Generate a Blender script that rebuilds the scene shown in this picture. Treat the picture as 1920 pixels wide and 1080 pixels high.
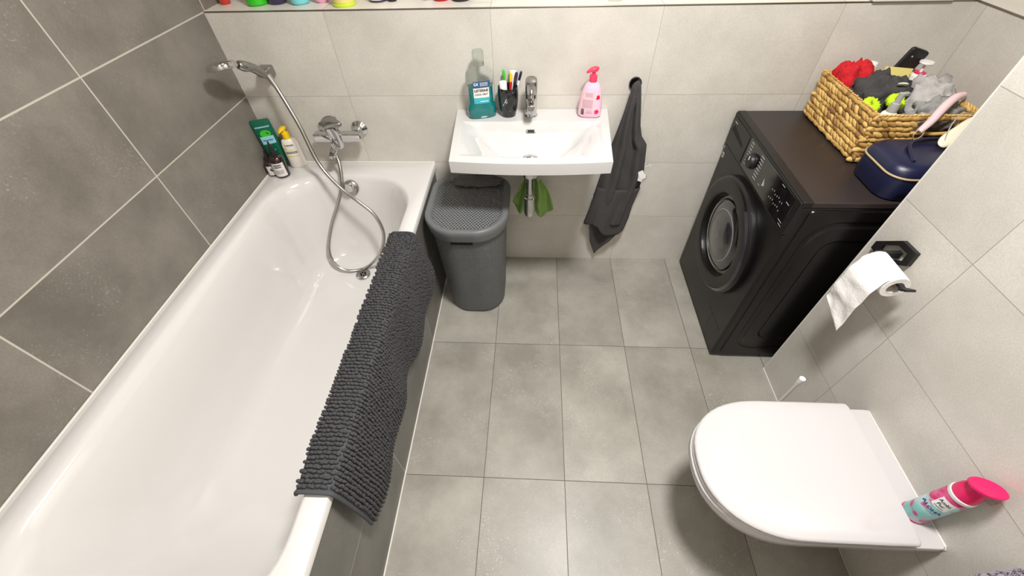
import bpy, math, random
from mathutils import Vector, Matrix, noise
for o in list(bpy.data.objects): bpy.data.objects.remove(o)
SC = bpy.context.scene; COL = SC.collection
PI = math.pi
rnd = random.Random(7)

# ------------------------------------------------------------------ camera
cam = bpy.data.cameras.new('camera'); cam.sensor_width = 36.0; cam.sensor_fit = 'HORIZONTAL'
cam.lens = 762.64/1920*36; cam.clip_start = .02
co = bpy.data.objects.new('camera', cam); COL.objects.link(co); SC.camera = co
RT = Vector((0.998656, 0.045937, -0.024)); FW = Vector((-0.048539, 0.666603, -0.743831)); UP = Vector((-0.018171, 0.743996, 0.667937))
m4 = Matrix.Identity(4)
for i in range(3):
    m4[i][0] = RT[i]; m4[i][1] = UP[i]; m4[i][2] = -FW[i]; m4[i][3] = (1.2024, -1.6701, 1.6006)[i]
co.matrix_world = m4
# ------------------------------------------------------------------ light
w = bpy.data.worlds.new('world'); SC.world = w; w.use_nodes = True
w.node_tree.nodes['Background'].inputs[0].default_value = (.9, .92, 1, 1)
w.node_tree.nodes['Background'].inputs[1].default_value = .3
L = bpy.data.lights.new('ceiling_light', 'AREA'); L.shape = 'DISK'; L.size = .30; L.energy = 36; L.color = (1, .985, .965)
lo = bpy.data.objects.new('ceiling_light', L); COL.objects.link(lo); lo.location = (1.5, -1.1, 2.405)
L2 = bpy.data.lights.new('fill_light', 'AREA'); L2.shape = 'DISK'; L2.size = .5; L2.energy = 3.5; L2.color = (1, .97, .94)  # added fill light behind the camera, standing for no fitting in the room
lo2 = bpy.data.objects.new('fill_light', L2); COL.objects.link(lo2); lo2.location = (1.1, -2.15, 2.40)
SC.view_settings.view_transform = 'Standard'; SC.view_settings.look = 'None'
SC.view_settings.gamma = 1; SC.view_settings.use_curve_mapping = False
SC.view_settings.exposure = .55

# ------------------------------------------------------------------ materials
def lin(c):
    return tuple(((x/255)/12.92 if x/255 <= .04045 else ((x/255+.055)/1.055)**2.4) for x in c)+(1,)
class NT:
    def __init__(s, name):
        s.m = bpy.data.materials.new(name); s.m.use_nodes = True; s.t = s.m.node_tree
        s.b = s.t.nodes['Principled BSDF']; s.out = s.t.nodes['Material Output']
    def n(s, typ, ins=None, **props):
        x = s.t.nodes.new(typ)
        for k, v in props.items(): setattr(x, k, v)
        for k, v in (ins or {}).items(): s.set(x.inputs[k], v)
        return x
    def set(s, sock, v):
        if isinstance(v, bpy.types.NodeSocket): s.t.links.new(v, sock)
        elif isinstance(v, bpy.types.Node): s.t.links.new(v.outputs[0], sock)
        else: sock.default_value = v
    def math(s, op, a, b=0.0, c=None):
        x = s.n('ShaderNodeMath', operation=op); s.set(x.inputs[0], a); s.set(x.inputs[1], b)
        if c is not None: s.set(x.inputs[2], c)
        return x.outputs[0]
    def mix(s, f, a, b):
        x = s.n('ShaderNodeMix', data_type='RGBA'); s.set(x.inputs[0], f); s.set(x.inputs[6], a); s.set(x.inputs[7], b)
        return x.outputs[2]
    def P(s, **k):
        for a, v in k.items(): s.set(s.b.inputs[a.replace('_', ' ')], v)
    def bump(s, h, strength=.3, dist=.001):
        b = s.n('ShaderNodeBump', {'Height': h, 'Strength': strength, 'Distance': dist}); s.set(s.b.inputs['Normal'], b)
def plain(name, c, rough=.5, metal=0, bump=0, bscale=300, bdist=.001, var=0, vscale=20, **k):
    t = NT(name); base = lin(c); tc = t.n('ShaderNodeTexCoord').outputs['Object']
    if var:
        nz = t.n('ShaderNodeTexNoise', {'Vector': tc, 'Scale': vscale, 'Detail': 4.0})
        c2 = tuple(min(1, x*(1+var)) for x in base[:3])+(1,); c1 = tuple(x*(1-var) for x in base[:3])+(1,)
        base = t.mix(nz.outputs[0], c1, c2)
    t.P(Base_Color=base, Roughness=rough, Metallic=metal, **k)
    if bump:
        nz = t.n('ShaderNodeTexNoise', {'Vector': tc, 'Scale': bscale, 'Detail': 3.0}); t.bump(nz.outputs[0], bump, bdist)
    return t.m
def tile(name, c1, c2, grout, ua, va, up, uo, vp, vo, gw, rough, speck, specc, var=.05, gwv=None):
    t = NT(name); tc = t.n('ShaderNodeTexCoord').outputs['Object']
    sp = t.n('ShaderNodeSeparateXYZ', {0: tc})
    def line(ax, per, off, wd):
        q = t.math('DIVIDE', t.math('SUBTRACT', sp.outputs[ax], off), per)
        f = t.math('ABSOLUTE', t.math('SUBTRACT', t.math('FRACT', t.math('ADD', q, 100.5)), .5))
        return t.math('LESS_THAN', t.math('MULTIPLY', f, per), wd/2), t.math('FLOOR', t.math('ADD', q, 100.0))
    lu, iu = line(ua, up, uo, gw); lv, iv = line(va, vp, vo, gwv or gw)
    g = t.math('MAXIMUM', lu, lv)
    cell = t.n('ShaderNodeCombineXYZ', {0: iu, 1: iv, 2: 3.3})
    wn = t.n('ShaderNodeTexWhiteNoise', {'Vector': cell.outputs[0]}, noise_dimensions='3D')
    off = t.n('ShaderNodeVectorMath', {0: wn.outputs['Color'], 1: (9, 9, 9)}, operation='MULTIPLY')
    pos = t.n('ShaderNodeVectorMath', {0: tc, 1: off.outputs[0]}, operation='ADD').outputs[0]
    n1 = t.n('ShaderNodeTexNoise', {'Vector': pos, 'Scale': 4.5, 'Detail': 7.0, 'Roughness': .62})
    n2 = t.n('ShaderNodeTexNoise', {'Vector': pos, 'Scale': 150.0, 'Detail': 3.0})
    n3 = t.n('ShaderNodeTexNoise', {'Vector': pos, 'Scale': 7.0, 'Detail': 3.0})
    n4 = t.n('ShaderNodeTexNoise', {'Vector': pos, 'Scale': 240.0, 'Detail': 2.0})
    mr = t.n('ShaderNodeMapRange', {0: n1.outputs[0], 1: .32, 2: .68})
    base = t.mix(mr.outputs[0], lin(c1), lin(c2))
    gr = t.n('ShaderNodeMapRange', {0: n4.outputs[0], 1: .3, 2: .7, 3: .93, 4: 1.07})
    s1 = t.n('ShaderNodeMapRange', {0: n2.outputs[0], 1: .60, 2: .68}).outputs[0]
    s2 = t.n('ShaderNodeMapRange', {0: n3.outputs[0], 1: .52, 2: .62}).outputs[0]
    base = t.mix(t.math('MULTIPLY', t.math('MULTIPLY', s1, s2), speck), base, lin(specc))
    tv = t.n('ShaderNodeMapRange', {0: wn.outputs[0], 1: 0.0, 2: 1.0, 3: 1-var, 4: 1+var})
    hs = t.n('ShaderNodeVectorMath', {0: base, 'Scale': t.math('MULTIPLY', tv.outputs[0], gr.outputs[0])}, operation='SCALE')
    base = t.mix(g, hs.outputs[0], lin(grout))
    t.P(Base_Color=base, Roughness=t.math('ADD', t.math('MULTIPLY', g, .3), rough))
    h = t.math('SUBTRACT', t.math('MULTIPLY', n2.outputs[0], .15), g)
    t.bump(h, .35, .0012)
    return t.m
M = {}
M['tile_dark_l'] = tile('tile_dark_left', (112, 106, 98), (138, 132, 123), (196, 189, 176), 1, 2, .6, -.591, .3, .0, .0045, .42, .6, (162, 157, 149))
M['tile_dark_p'] = tile('tile_dark_panel', (100, 98, 93), (122, 119, 112), (176, 172, 160), 1, 2, .6, .319, .3, .003, .003, .45, .4, (150, 147, 140))
M['tile_back'] = tile('tile_light_back', (196, 191, 181), (213, 208, 199), (160, 154, 144), 0, 2, .6, .439, .3, .0, .0015, .33, .22, (232, 228, 219), .02)
M['tile_ledge'] = tile('tile_ledge', (222, 216, 204), (234, 229, 218), (170, 163, 150), 0, 1, .6, .439, 5, 2.5, .0022, .4, .3, (240, 236, 228), .02)
M['tile_right'] = tile('tile_light_right', (196, 191, 182), (212, 207, 199), (148, 142, 132), 1, 2, .6, -.945, .3, .003, .0016, .36, .22, (230, 226, 217), .02)
M['tile_rback'] = tile('tile_light_recess', (196, 191, 182), (212, 207, 199), (150, 143, 132), 1, 2, .6, -.645, .3, .0, .0016, .36, .22, (230, 226, 217), .02)
M['tile_floor'] = tile('tile_floor', (140, 136, 126), (169, 165, 155), (88, 82, 74), 0, 1, .3, 1.037, .6, -.588, .0024, .42, .6, (192, 189, 181), .04)
M['plaster'] = plain('white_plaster', (232, 230, 226), .8, bump=.1)
M['ceramic'] = plain('white_ceramic', (208, 206, 204), .09, Coat_Weight=.5, Coat_Roughness=.03)
M['enamel'] = plain('white_enamel', (221, 218, 215), .11, Coat_Weight=.5, Coat_Roughness=.04)
M['toilet'] = plain('toilet_white', (198, 194, 194), .13)
M['chrome'] = plain('chrome', (205, 205, 205), .07, 1)
M['chrome_b'] = plain('brushed_chrome', (165, 163, 160), .25, 1)
M['darkmetal'] = plain('trim_metal', (150, 142, 130), .3, 1)
M['hosem'] = plain('hose_metal', (178, 176, 172), .2, 1)
M['blackp'] = plain('matt_black_plastic', (26, 25, 26), .45)
M['blackg'] = plain('gloss_black', (12, 12, 13), .1, Coat_Weight=.6)
M['wash'] = plain('washer_black_enamel', (13, 11, 11), .34, bump=.03, bscale=500)
M['washtop'] = plain('washer_top', (46, 39, 38), .38, var=.08, vscale=9)
M['darkgap'] = plain('dark_gap', (8, 8, 8), .7)
M['silver'] = plain('print_silver', (190, 190, 188), .5)
M['printw'] = plain('print_white', (238, 238, 236), .5)
M['printk'] = plain('print_black', (35, 32, 36), .5)
M['hamper'] = plain('hamper_plastic', (104, 106, 107), .42)
M['charcoal'] = plain('charcoal_terry', (72, 69, 69), .95, bump=1, bscale=420, bdist=.004, var=.22, vscale=160)
M['mat'] = plain('chenille_charcoal', (68, 67, 69), .93, bump=.7, bscale=500, bdist=.002, var=.2, vscale=60)
M['matb'] = plain('mat_hem', (74, 76, 80), .9, bump=.5, bscale=600)
M['greyc'] = plain('grey_terry', (150, 149, 146), .95, bump=.8, bscale=400, bdist=.003, var=.15, vscale=60)
M['greyc3'] = plain('shaded_grey_terry', (98, 97, 96), .95, bump=.8, bscale=400, bdist=.003, var=.15, vscale=60)  # grey terry darkened so the shade under the basin sits in its colour
M['greyc2'] = plain('light_grey_cloth', (176, 172, 168), .95, bump=.6, bscale=350, bdist=.002, var=.08, vscale=30)
M['red'] = plain('red_cloth', (205, 22, 34), .8, bump=.9, bscale=260, bdist=.004, var=.15, vscale=60)
M['lime'] = plain('neon_cloth', (190, 225, 20), .7, bump=.7, bscale=260, bdist=.003)
M['green'] = plain('green_cloth', (134, 168, 88), .8, bump=.4, bscale=200, var=.2, vscale=25)
M['navy'] = plain('navy_leather', (20, 24, 54), .35, bump=.3, bscale=600)
M['piping'] = plain('gold_zip', (176, 156, 118), .5)
M['paper'] = plain('tissue_paper', (246, 243, 240), .9, bump=.6, bscale=130, bdist=.002)
M['card'] = plain('cardboard_tube', (206, 198, 186), .9)
M['whitep'] = plain('white_plastic', (240, 238, 236), .3)
M['greyp'] = plain('grey_plastic', (160, 160, 158), .35)
M['yellow'] = plain('yellow_plastic', (245, 205, 12), .3)
M['pinkp'] = plain('hot_pink_plastic', (222, 14, 94), .35)
M['coral'] = plain('coral_pump', (244, 62, 96), .35)
M['softpink'] = plain('soft_pink', (222, 190, 190), .4)
M['greenp'] = plain('green_bottle', (6, 92, 66), .25)
M['lotion'] = plain('lotion_white', (238, 232, 222), .35)
M['amber'] = plain('amber_glass', (36, 16, 12), .08, Coat_Weight=.8)
M['labelw'] = plain('label_white', (226, 220, 216), .6)
M['labelp'] = plain('label_pale_blue', (150, 205, 215), .5)
M['labelteal'] = plain('label_teal', (60, 170, 178), .5)
M['labelblue'] = plain('label_blue', (24, 76, 130), .5)
M['soap'] = plain('soap_pink', (236, 190, 208), .3)
M['soaplabel'] = plain('soap_label', (196, 150, 176), .5)
M['red2'] = plain('red_plastic', (196, 60, 44), .3)
M['grass'] = plain('bright_green', (50, 190, 30), .3)
M['purple'] = plain('dark_purple', (56, 46, 78), .3)
M['cyan'] = plain('cyan_plastic', (120, 205, 212), .35)
M['pinkb'] = plain('pink_plastic', (240, 172, 205), .35)
M['limep'] = plain('lime_plastic', (200, 222, 60), .4)
M['sachet'] = plain('pale_yellow', (228, 212, 128), .5)
M['cream'] = plain('cream_satin', (228, 222, 196), .5)
M['caulk'] = plain('white_sealant', (226, 222, 214), .5)
M['plush'] = plain('lilac_plush', (150, 142, 152), .98, bump=1, bscale=240, bdist=.006, var=.2, vscale=90)
M['wood'] = plain('white_wood', (225, 222, 216), .5)
M['gripm'] = plain('grip_gloss', (44, 45, 50), .14, Coat_Weight=.5)
M['smoke'] = plain('smoked_glass_dark', (46, 47, 52), .06, Coat_Weight=1.0, Coat_Roughness=.02)
M['drumsteel'] = plain('drum_steel', (150, 152, 158), .3, 1)
def glassy(name, c, rough=.03, ior=1.45, alpha=None):
    t = NT(name); t.P(Base_Color=lin(c), Roughness=rough, Transmission_Weight=1.0, IOR=ior); return t.m
M['clear'] = glassy('clear_plastic', (246, 250, 248), .03, 1.08)
M['capglass'] = glassy('frosted_cap', (226, 232, 228), .35, 1.1)
M['film'] = plain('thin_film', (238, 238, 236), .15, Alpha=.3)
M['teal'] = plain('teal_liquid', (10, 122, 122), .08, Coat_Weight=.6, Transmission_Weight=.25)
M['doorglass'] = glassy('smoked_glass', (190, 195, 205), .02, 1.2)
t = NT('lamp_glow'); t.P(Base_Color=(1, 1, 1, 1), Emission_Color=(1, .95, .88, 1), Emission_Strength=2.0); M['glow'] = t.m
# wicker: colour varies strand by strand (a vertex attribute holding each strand's own dye)
t = NT('wicker'); at = t.n('ShaderNodeAttribute', attribute_name='strand')
cr = t.n('ShaderNodeValToRGB', {0: at.outputs['Fac']})
cr.color_ramp.elements[0].color = lin((112, 72, 40)); cr.color_ramp.elements[0].position = 0
cr.color_ramp.elements[1].color = lin((218, 180, 106)); cr.color_ramp.elements[1].position = 1
e = cr.color_ramp.elements.new(.25); e.color = lin((184, 142, 76))
t.P(Base_Color=cr.outputs[0], Roughness=.6)
wv = t.n('ShaderNodeTexNoise', {'Vector': t.n('ShaderNodeTexCoord').outputs['Object'], 'Scale': 300.0}); t.bump(wv.outputs[0], .5, .001)
M['wicker'] = t.m

# ------------------------------------------------------------------ mesh builder
class MB:
    def __init__(s): s.v = []; s.f = []; s.a = []; s.k = None
    def add(s, vs, fs, a=0.0):
        o = len(s.v); s.v += [tuple(p) for p in vs]; s.f += [tuple(i+o for i in f) for f in fs]; s.a += [a]*len(vs); return s
    def box(s, x0, x1, y0, y1, z0, z1, mat=None):
        vs = [(x, y, z) for x in (x0, x1) for y in (y0, y1) for z in (z0, z1)]
        if mat: vs = [mat @ Vector(p) for p in vs]
        return s.add(vs, [(0, 1, 3, 2), (4, 6, 7, 5), (0, 4, 5, 1), (2, 3, 7, 6), (0, 2, 6, 4), (1, 5, 7, 3)])
    def loft(s, rings, cap0=True, cap1=True, closed=True, a=0.0):
        n = len(rings[0]); vs = [p for r in rings for p in r]; fs = []
        for i in range(len(rings)-1):
            for j in range(n if closed else n-1):
                k = (j+1) % n
                fs.append((i*n+j, i*n+k, (i+1)*n+k, (i+1)*n+j))
        if cap0: fs.append(tuple(reversed(range(n))))
        if cap1: fs.append(tuple(range((len(rings)-1)*n, len(rings)*n)))
        return s.add(vs, fs, a)
    def lathe(s, prof, seg=32, c=(0, 0, 0), axis='z', mat=None, cap=True):
        rings = []
        for r, h in prof:
            ring = []
            for i in range(seg):
                t = 2*PI*i/seg; x, y = r*math.cos(t), r*math.sin(t)
                p = {'z': (x, y, h), 'x': (h, x, y), 'y': (y, h, x)}[axis]
                p = Vector(p)
                if mat: p = mat @ p
                ring.append((p[0]+c[0], p[1]+c[1], p[2]+c[2]))
            rings.append(ring)
        return s.loft(rings, cap, cap)
    def tube(s, path, r, seg=10, cap=True, a=0.0):
        path = [Vector(p) for p in path]; rings = []; up = None
        for i, p in enumerate(path):
            d = (path[min(i+1, len(path)-1)]-path[max(i-1, 0)]).normalized()
            if up is None: up = d.orthogonal().normalized()
            up = (up - d*up.dot(d)).normalized(); sd = d.cross(up)
            rr = r[i] if isinstance(r, (list, tuple)) else r
            rings.append([tuple(p+up*rr*math.cos(2*PI*k/seg)+sd*rr*math.sin(2*PI*k/seg)) for k in range(seg)])
        return s.loft(rings, cap, cap, a=a)
    def ell(s, c, ax, seg=8, rg=6, a=0.0):
        """ellipsoid, ax = three Vectors (semi axes)"""
        c = Vector(c); vs = [c-ax[2]]; fs = []
        for i in range(1, rg):
            ph = -PI/2+PI*i/rg
            for j in range(seg):
                t = 2*PI*j/seg
                vs.append(c+ax[0]*math.cos(ph)*math.cos(t)+ax[1]*math.cos(ph)*math.sin(t)+ax[2]*math.sin(ph))
        vs.append(c+ax[2]); top = len(vs)-1
        for j in range(seg):
            k = (j+1) % seg
            fs.append((0, 1+k, 1+j)); b = 1+(rg-2)*seg; fs.append((b+j, b+k, top))
            for i in range(rg-2):
                q = 1+i*seg; fs.append((q+j, q+k, q+seg+k, q+seg+j))
        return s.add(vs, fs, a)
    def grid(s, fn, nu, nv):
        vs = [fn(i/nu, j/nv) for i in range(nu+1) for j in range(nv+1)]
        fs = [(i*(nv+1)+j, (i+1)*(nv+1)+j, (i+1)*(nv+1)+j+1, i*(nv+1)+j+1) for i in range(nu) for j in range(nv)]
        return s.add(vs, fs)
    def build(s, name, mat, parent=None, world=False, bevel=0, solid=0, sub=0, ang=38, attr=False, bseg=2, off=0):
        me = bpy.data.meshes.new(name); vs = s.v
        if world and parent:
            r = parent
            while r.parent: r = r.parent
            l = r.location; vs = [(p[0]-l[0], p[1]-l[1], p[2]-l[2]) for p in vs]
        me.from_pydata(vs, [], s.f); me.update()
        me.materials.append(M[mat] if isinstance(mat, str) else mat)
        me.polygons.foreach_set('use_smooth', [True]*len(me.polygons))
        me.set_sharp_from_angle(angle=math.radians(ang))
        if attr:
            at = me.attributes.new('strand', 'FLOAT', 'POINT'); at.data.foreach_set('value', s.a)
        o = bpy.data.objects.new(name, me); COL.objects.link(o)
        if parent: o.parent = parent
        if solid:
            md = o.modifiers.new('solid', 'SOLIDIFY'); md.thickness = solid; md.offset = off
        if bevel:
            md = o.modifiers.new('bevel', 'BEVEL'); md.width = bevel; md.segments = bseg; md.limit_method = 'ANGLE'
            md.harden_normals = True
        if sub:
            md = o.modifiers.new('sub', 'SUBSURF'); md.levels = sub; md.render_levels = sub
        return o
def tag(o, label, cat, group=None):
    o['label'] = label; o['category'] = cat
    if group: o['group'] = group
    return o
def thing(name, label, cat, loc=(0, 0, 0), rot=(0, 0, 0), group=None):
    o = bpy.data.objects.new(name, None); COL.objects.link(o); o.location = loc; o.rotation_euler = rot
    o.empty_display_size = .05
    return tag(o, label, cat, group)
def struct(name, mb, mat, **k):
    o = mb.build(name, mat, **k); o['kind'] = 'structure'; return o
def rr(x0, x1, y0, y1, r, z, n=8, rs=None):
    """rounded rectangle ring; rs = radii for corners (x1y1, x0y1, x0y0, x1y0)"""
    rs = rs or (r,)*4; out = []
    for (cx, cy, a0, q) in ((x1, y1, 0, rs[0]), (x0, y1, PI/2, rs[1]), (x0, y0, PI, rs[2]), (x1, y0, 3*PI/2, rs[3])):
        sx = -1 if cx == x1 else 1; sy = -1 if cy == y1 else 1
        for i in range(n+1):
            a = a0+PI/2*i/n
            out.append((cx+sx*q+q*math.cos(a), cy+sy*q+q*math.sin(a), z))
    return out
def lerp(a, b, t): return a+(b-a)*t
def interp(x, pts):
    if x <= pts[0][0]: return pts[0][1]
    for (a, b), (c, d) in zip(pts, pts[1:]):
        if x <= c: return lerp(b, d, (x-a)/(c-a))
    return pts[-1][1]
def smooth(a, b, x):
    t = max(0, min(1, (x-a)/(b-a))); return t*t*(3-2*t)
def nz(x, y=0, z=0): return noise.noise(Vector((x, y, z)))
def catmull(P, n=8):
    P = [Vector(p) for p in P]; out = []
    for i in range(len(P)-1):
        a = P[max(i-1, 0)]; b = P[i]; c = P[i+1]; d = P[min(i+2, len(P)-1)]
        for k in range(n):
            t = k/n
            out.append(.5*((2*b)+(c-a)*t+(2*a-5*b+4*c-d)*t*t+(3*b-a-3*c+d)*t**3))
    out.append(P[-1]); return out
def text_geo(s, size):
    cu = bpy.data.curves.new('txt', 'FONT'); cu.body = s; cu.size = size; cu.align_x = 'CENTER'; cu.align_y = 'CENTER'; cu.resolution_u = 3
    o = bpy.data.objects.new('txt', cu); COL.objects.link(o)
    dg = bpy.context.evaluated_depsgraph_get(); me = bpy.data.meshes.new_from_object(o.evaluated_get(dg))
    vs = [(v.co.x, v.co.y) for v in me.vertices]; fs = [tuple(p.vertices) for p in me.polygons]
    bpy.data.objects.remove(o); bpy.data.curves.remove(cu); bpy.data.meshes.remove(me)
    return vs, fs
def put_text(mb, s, size, u, v, fn, sx=1.0, bold=0):
    vs, fs = text_geo(s, size)
    for d in ((0, 0), (bold, 0), (-bold, 0), (0, bold)) if bold else ((0, 0),):
        mb.add([fn(u+x*sx+d[0], v+y+d[1]) for x, y in vs], fs)
def patch(mb, u0, u1, v0, v1, fn, nu=10, nv=6):
    return mb.grid(lambda a, b: fn(lerp(u0, u1, a), lerp(v0, v1, b)), nu, nv)

# ------------------------------------------------------------------ room shell
X1, X2, YB, H = 2.2325, 2.655, -2.5, 2.45
struct('floor', MB().box(-.1, X2+.1, YB-.1, .3, -.1, 0), 'tile_floor')
struct('ceiling', MB().box(-.1, X2+.3, YB-.1, .4, H, H+.1), 'plaster')
struct('wall_left', MB().box(-.1, 0, YB-.1, .4, 0, H), 'tile_dark_l')
struct('wall_back', MB().box(0, X2+.2, 0, .3, 0, 1.199), 'tile_back')
struct('wall_back_upper', MB().box(0, X2+.2, .2, .3, 1.2, H), 'tile_back')
lg = MB().box(0, X2+.2, .004, .2, 1.1985, 1.2012)
struct('trim_3', lg, 'tile_ledge')
struct('trim_1', MB().box(0, X2, -.0015, .004, 1.1975, 1.2016), 'darkmetal', bevel=.0008)
struct('wall_right', MB().box(X1, X2+.3, YB-.1, -.684, 0, H), 'tile_right', bevel=.0015)
struct('wall_right_recess', MB().box(X2, X2+.2, -.684, 0, 0, 1.199), 'tile_rback')
struct('wall_right_upper', MB().box(X2+.18, X2+.2, -.684, .2, 1.2, H), 'tile_rback')
struct('trim_4', MB().box(X2+.004, X2+.2, -.684, .004, 1.1985, 1.2012), 'tile_ledge')
struct('trim_2', MB().box(X2-.0015, X2+.004, -.684, -.0025, 1.1965, 1.2016), 'darkmetal', bevel=.0008)
struct('wall_front', MB().box(0, X1, YB-.1, YB, 0, H), 'tile_back')
struct('door_1', MB().box(1.0, 1.85, YB, YB+.03, 0, 2.02), 'wood', bevel=.004)
struct('wall_bath_end', MB().box(0, .745, -1.95, -1.8, 0, .6), 'tile_dark_p')
struct('trim_5', MB().box(X1-.0015, X1+.002, -.6855, -.6825, 0, H), 'caulk')
struct('trim_6', MB().box(.7375, .7415, -1.8, -.0, 0, .0025), 'caulk')
struct('trim_7', MB().box(X1-.003, X1, -2.4, -.684, 0, .002), 'caulk')

# ceiling lamp (out of frame, lights the room)
lp = thing('ceiling_lamp', 'round white ceiling lamp above the middle of the room', 'lamp', (1.5, -1.1, H))
MB().lathe([(.16, 0), (.16, -.02), (.145, -.03)], 40).build('base', 'whitep', lp)

# ------------------------------------------------------------------ bathtub
tub = thing('bathtub', 'long white enamel bathtub with dark tiled side along the left wall', 'bathtub', (.37, -.9, 0))
b = MB(); N = 12; ZT = .602
def tr(x0, x1, y1, y0, rb, rn, z): return rr(x0, x1, y0, y1, .1, z, N, (rb*1.1, rb, rn, rn))
rings = [rr(.001, .747, -1.8, -.001, .004, .572, N), rr(.001, .747, -1.8, -.001, .004, ZT-.003, N), rr(.004, .744, -1.797, -.004, .004, ZT, N),
         tr(.062, .694, -.104, -1.705, .215, .2, ZT), tr(.070, .689, -.112, -1.70, .215, .2, ZT-.003), tr(.080, .683, -.120, -1.69, .212, .2, ZT-.012),
         tr(.092, .677, -.128, -1.675, .21, .2, ZT-.035), tr(.104, .668, -.138, -1.655, .205, .2, .52), tr(.118, .657, -.152, -1.61, .2, .2, .42),
         tr(.135, .643, -.172, -1.54, .195, .19, .31), tr(.155, .625, -.195, -1.46, .185, .18, .235), tr(.185, .60, -.225, -1.39, .165, .16, .20),
         tr(.23, .56, -.27, -1.31, .14, .14, .182), tr(.30, .48, -.36, -1.18, .08, .08, .175)]
b.loft(rings, False, True)
b.build('tub_shell', 'enamel', tub, world=True, ang=60)
MB().box(.70, .737, -1.8, -.001, 0, .572).build('tiled_panel', 'tile_dark_p', tub, world=True)
sl = MB().tube([(.0036, -.004, ZT), (.0036, -1.8, ZT)], .0032, 8).tube([(.002, -.003, ZT), (.745, -.003, ZT)], .0025, 8)
sl.build('sealant', 'caulk', tub, world=True)
# overflow and drain
ov = MB(); om = Matrix.Translation((.377, -.136, .552)) @ Matrix.Rotation(math.radians(-8), 4, 'X')
ov.lathe([(.033, .012), (.035, .0), (.035, -.008), (.029, -.014), (.0, -.015)], 32, axis='y', mat=om, cap=False)
ovo = ov.build('overflow_plate', 'chrome_b', tub, world=True)
MB().lathe([(.024, -.010), (.024, -.030), (.020, -.036), (0, -.037)], 28, axis='y', mat=om @ Matrix.Translation((0, 0, .012)), cap=False).build('overflow_knob', 'chrome', tub, world=True)
dr = MB().lathe([(.001, .183), (.016, .1835), (.022, .186), (.030, .1875), (.034, .184), (.034, .176)], 32, c=(.377, -.325, 0), cap=False)
dro = dr.build('drain', 'chrome_b', tub, world=True)
dg_ = MB()
for i in range(6):
    a = i*PI/3; dg_.lathe([(.0042, .1850), (.0042, .1858), (0, .1859)], 10, c=(.377+.011*math.cos(a), -.325+.011*math.sin(a), 0))
dg_.build('grille_hole', 'darkgap', dro, world=True)

# ------------------------------------------------------------------ chenille bath mat over the tub edge
mat = thing('bath_mat', 'charcoal chenille bath mat draped over the outer edge of the bathtub', 'bath mat', (.75, -.95, .6))
ya, yb_ = -.520, -1.418
ZB = [(.52, .37), (.58, .335), (.70, .31), (.84, .285), (.885, .30), (.93, .325), (1.02, .342), (1.15, .34), (1.3, .33), (1.42, .325)]
def mat_path(y):
    zb = interp(-y, ZB); wv = .010*math.sin(y*9)+.008*math.sin(y*23+1)
    return catmull([(.664+.003*math.sin(y*30), y, .594), (.674, y, .609), (.69, y, ZT+.011), (.715, y, ZT+.0125), (.74, y, ZT+.011), (.756, y, ZT+.002), (.763+.3*wv, y, .56),
                    (.768+.5*wv, y, .50), (.774+wv, y, lerp(.5, zb, .5)), (.772+wv, y, zb)], 6)
def resample(P, n):
    L_ = [0]
    for a, c in zip(P, P[1:]): L_.append(L_[-1]+(c-a).length)
    out = []
    for k in range(n):
        s_ = L_[-1]*k/(n-1); i = 0
        while i < len(L_)-2 and L_[i+1] < s_: i += 1
        t_ = (s_-L_[i])/max(1e-9, L_[i+1]-L_[i]); out.append(P[i].lerp(P[i+1], t_))
    return out, L_[-1]
NY = 60
rows = [resample(mat_path(lerp(ya, yb_, j/NY)), 40)[0] for j in range(NY+1)]
b = MB(); b.grid(lambda u, v: rows[round(v*NY)][round(u*39)], 39, NY)
b.build('backing', 'matb', mat, world=True, solid=.005)
b = MB()
P, _ = resample(mat_path(yb_), 50); P2, _ = resample(mat_path(ya), 50)
for P_, d_ in ((P, -.002), (P2, .002)): MB().tube([p+Vector((0, d_, 0)) for p in P_], .0055, 8).build('hem', 'matb', mat, world=True)
b = MB(); y = ya-.004; j = 0
while y > yb_+.004:
    P, Ln = resample(mat_path(y)[2:], 90); step = .0105; n = int(Ln/step); k = 0
    while k <= n:
        s_ = (k+(.25 if j % 2 else 0)+.2)/(n+.5)
        if s_ > 1: break
        i = min(88, int(s_*89)); d = (P[i+1]-P[i]).normalized(); nn = d.cross(Vector((0, 1, 0))).normalized()
        if nn.dot(Vector((1, 0, 1))) < 0: nn = -nn
        jx = rnd.uniform(-.0016, .0016); jy = rnd.uniform(-.0014, .0014)
        q = P[min(89, i)]+d*jx+nn*.0055+Vector((0, jy, 0)); sc = rnd.uniform(.85, 1.15)
        b.ell(q, (d*.0074*sc+nn*rnd.uniform(-.001, .001), Vector((0, .0047*sc, 0))+nn*rnd.uniform(-.001, .001)+d*rnd.uniform(-.0015, .0015), nn*.0060*sc), 8, 6)
        k += 1
    y -= .0108; j += 1
b.build('chenille_pile', 'mat', mat, world=True)

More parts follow.
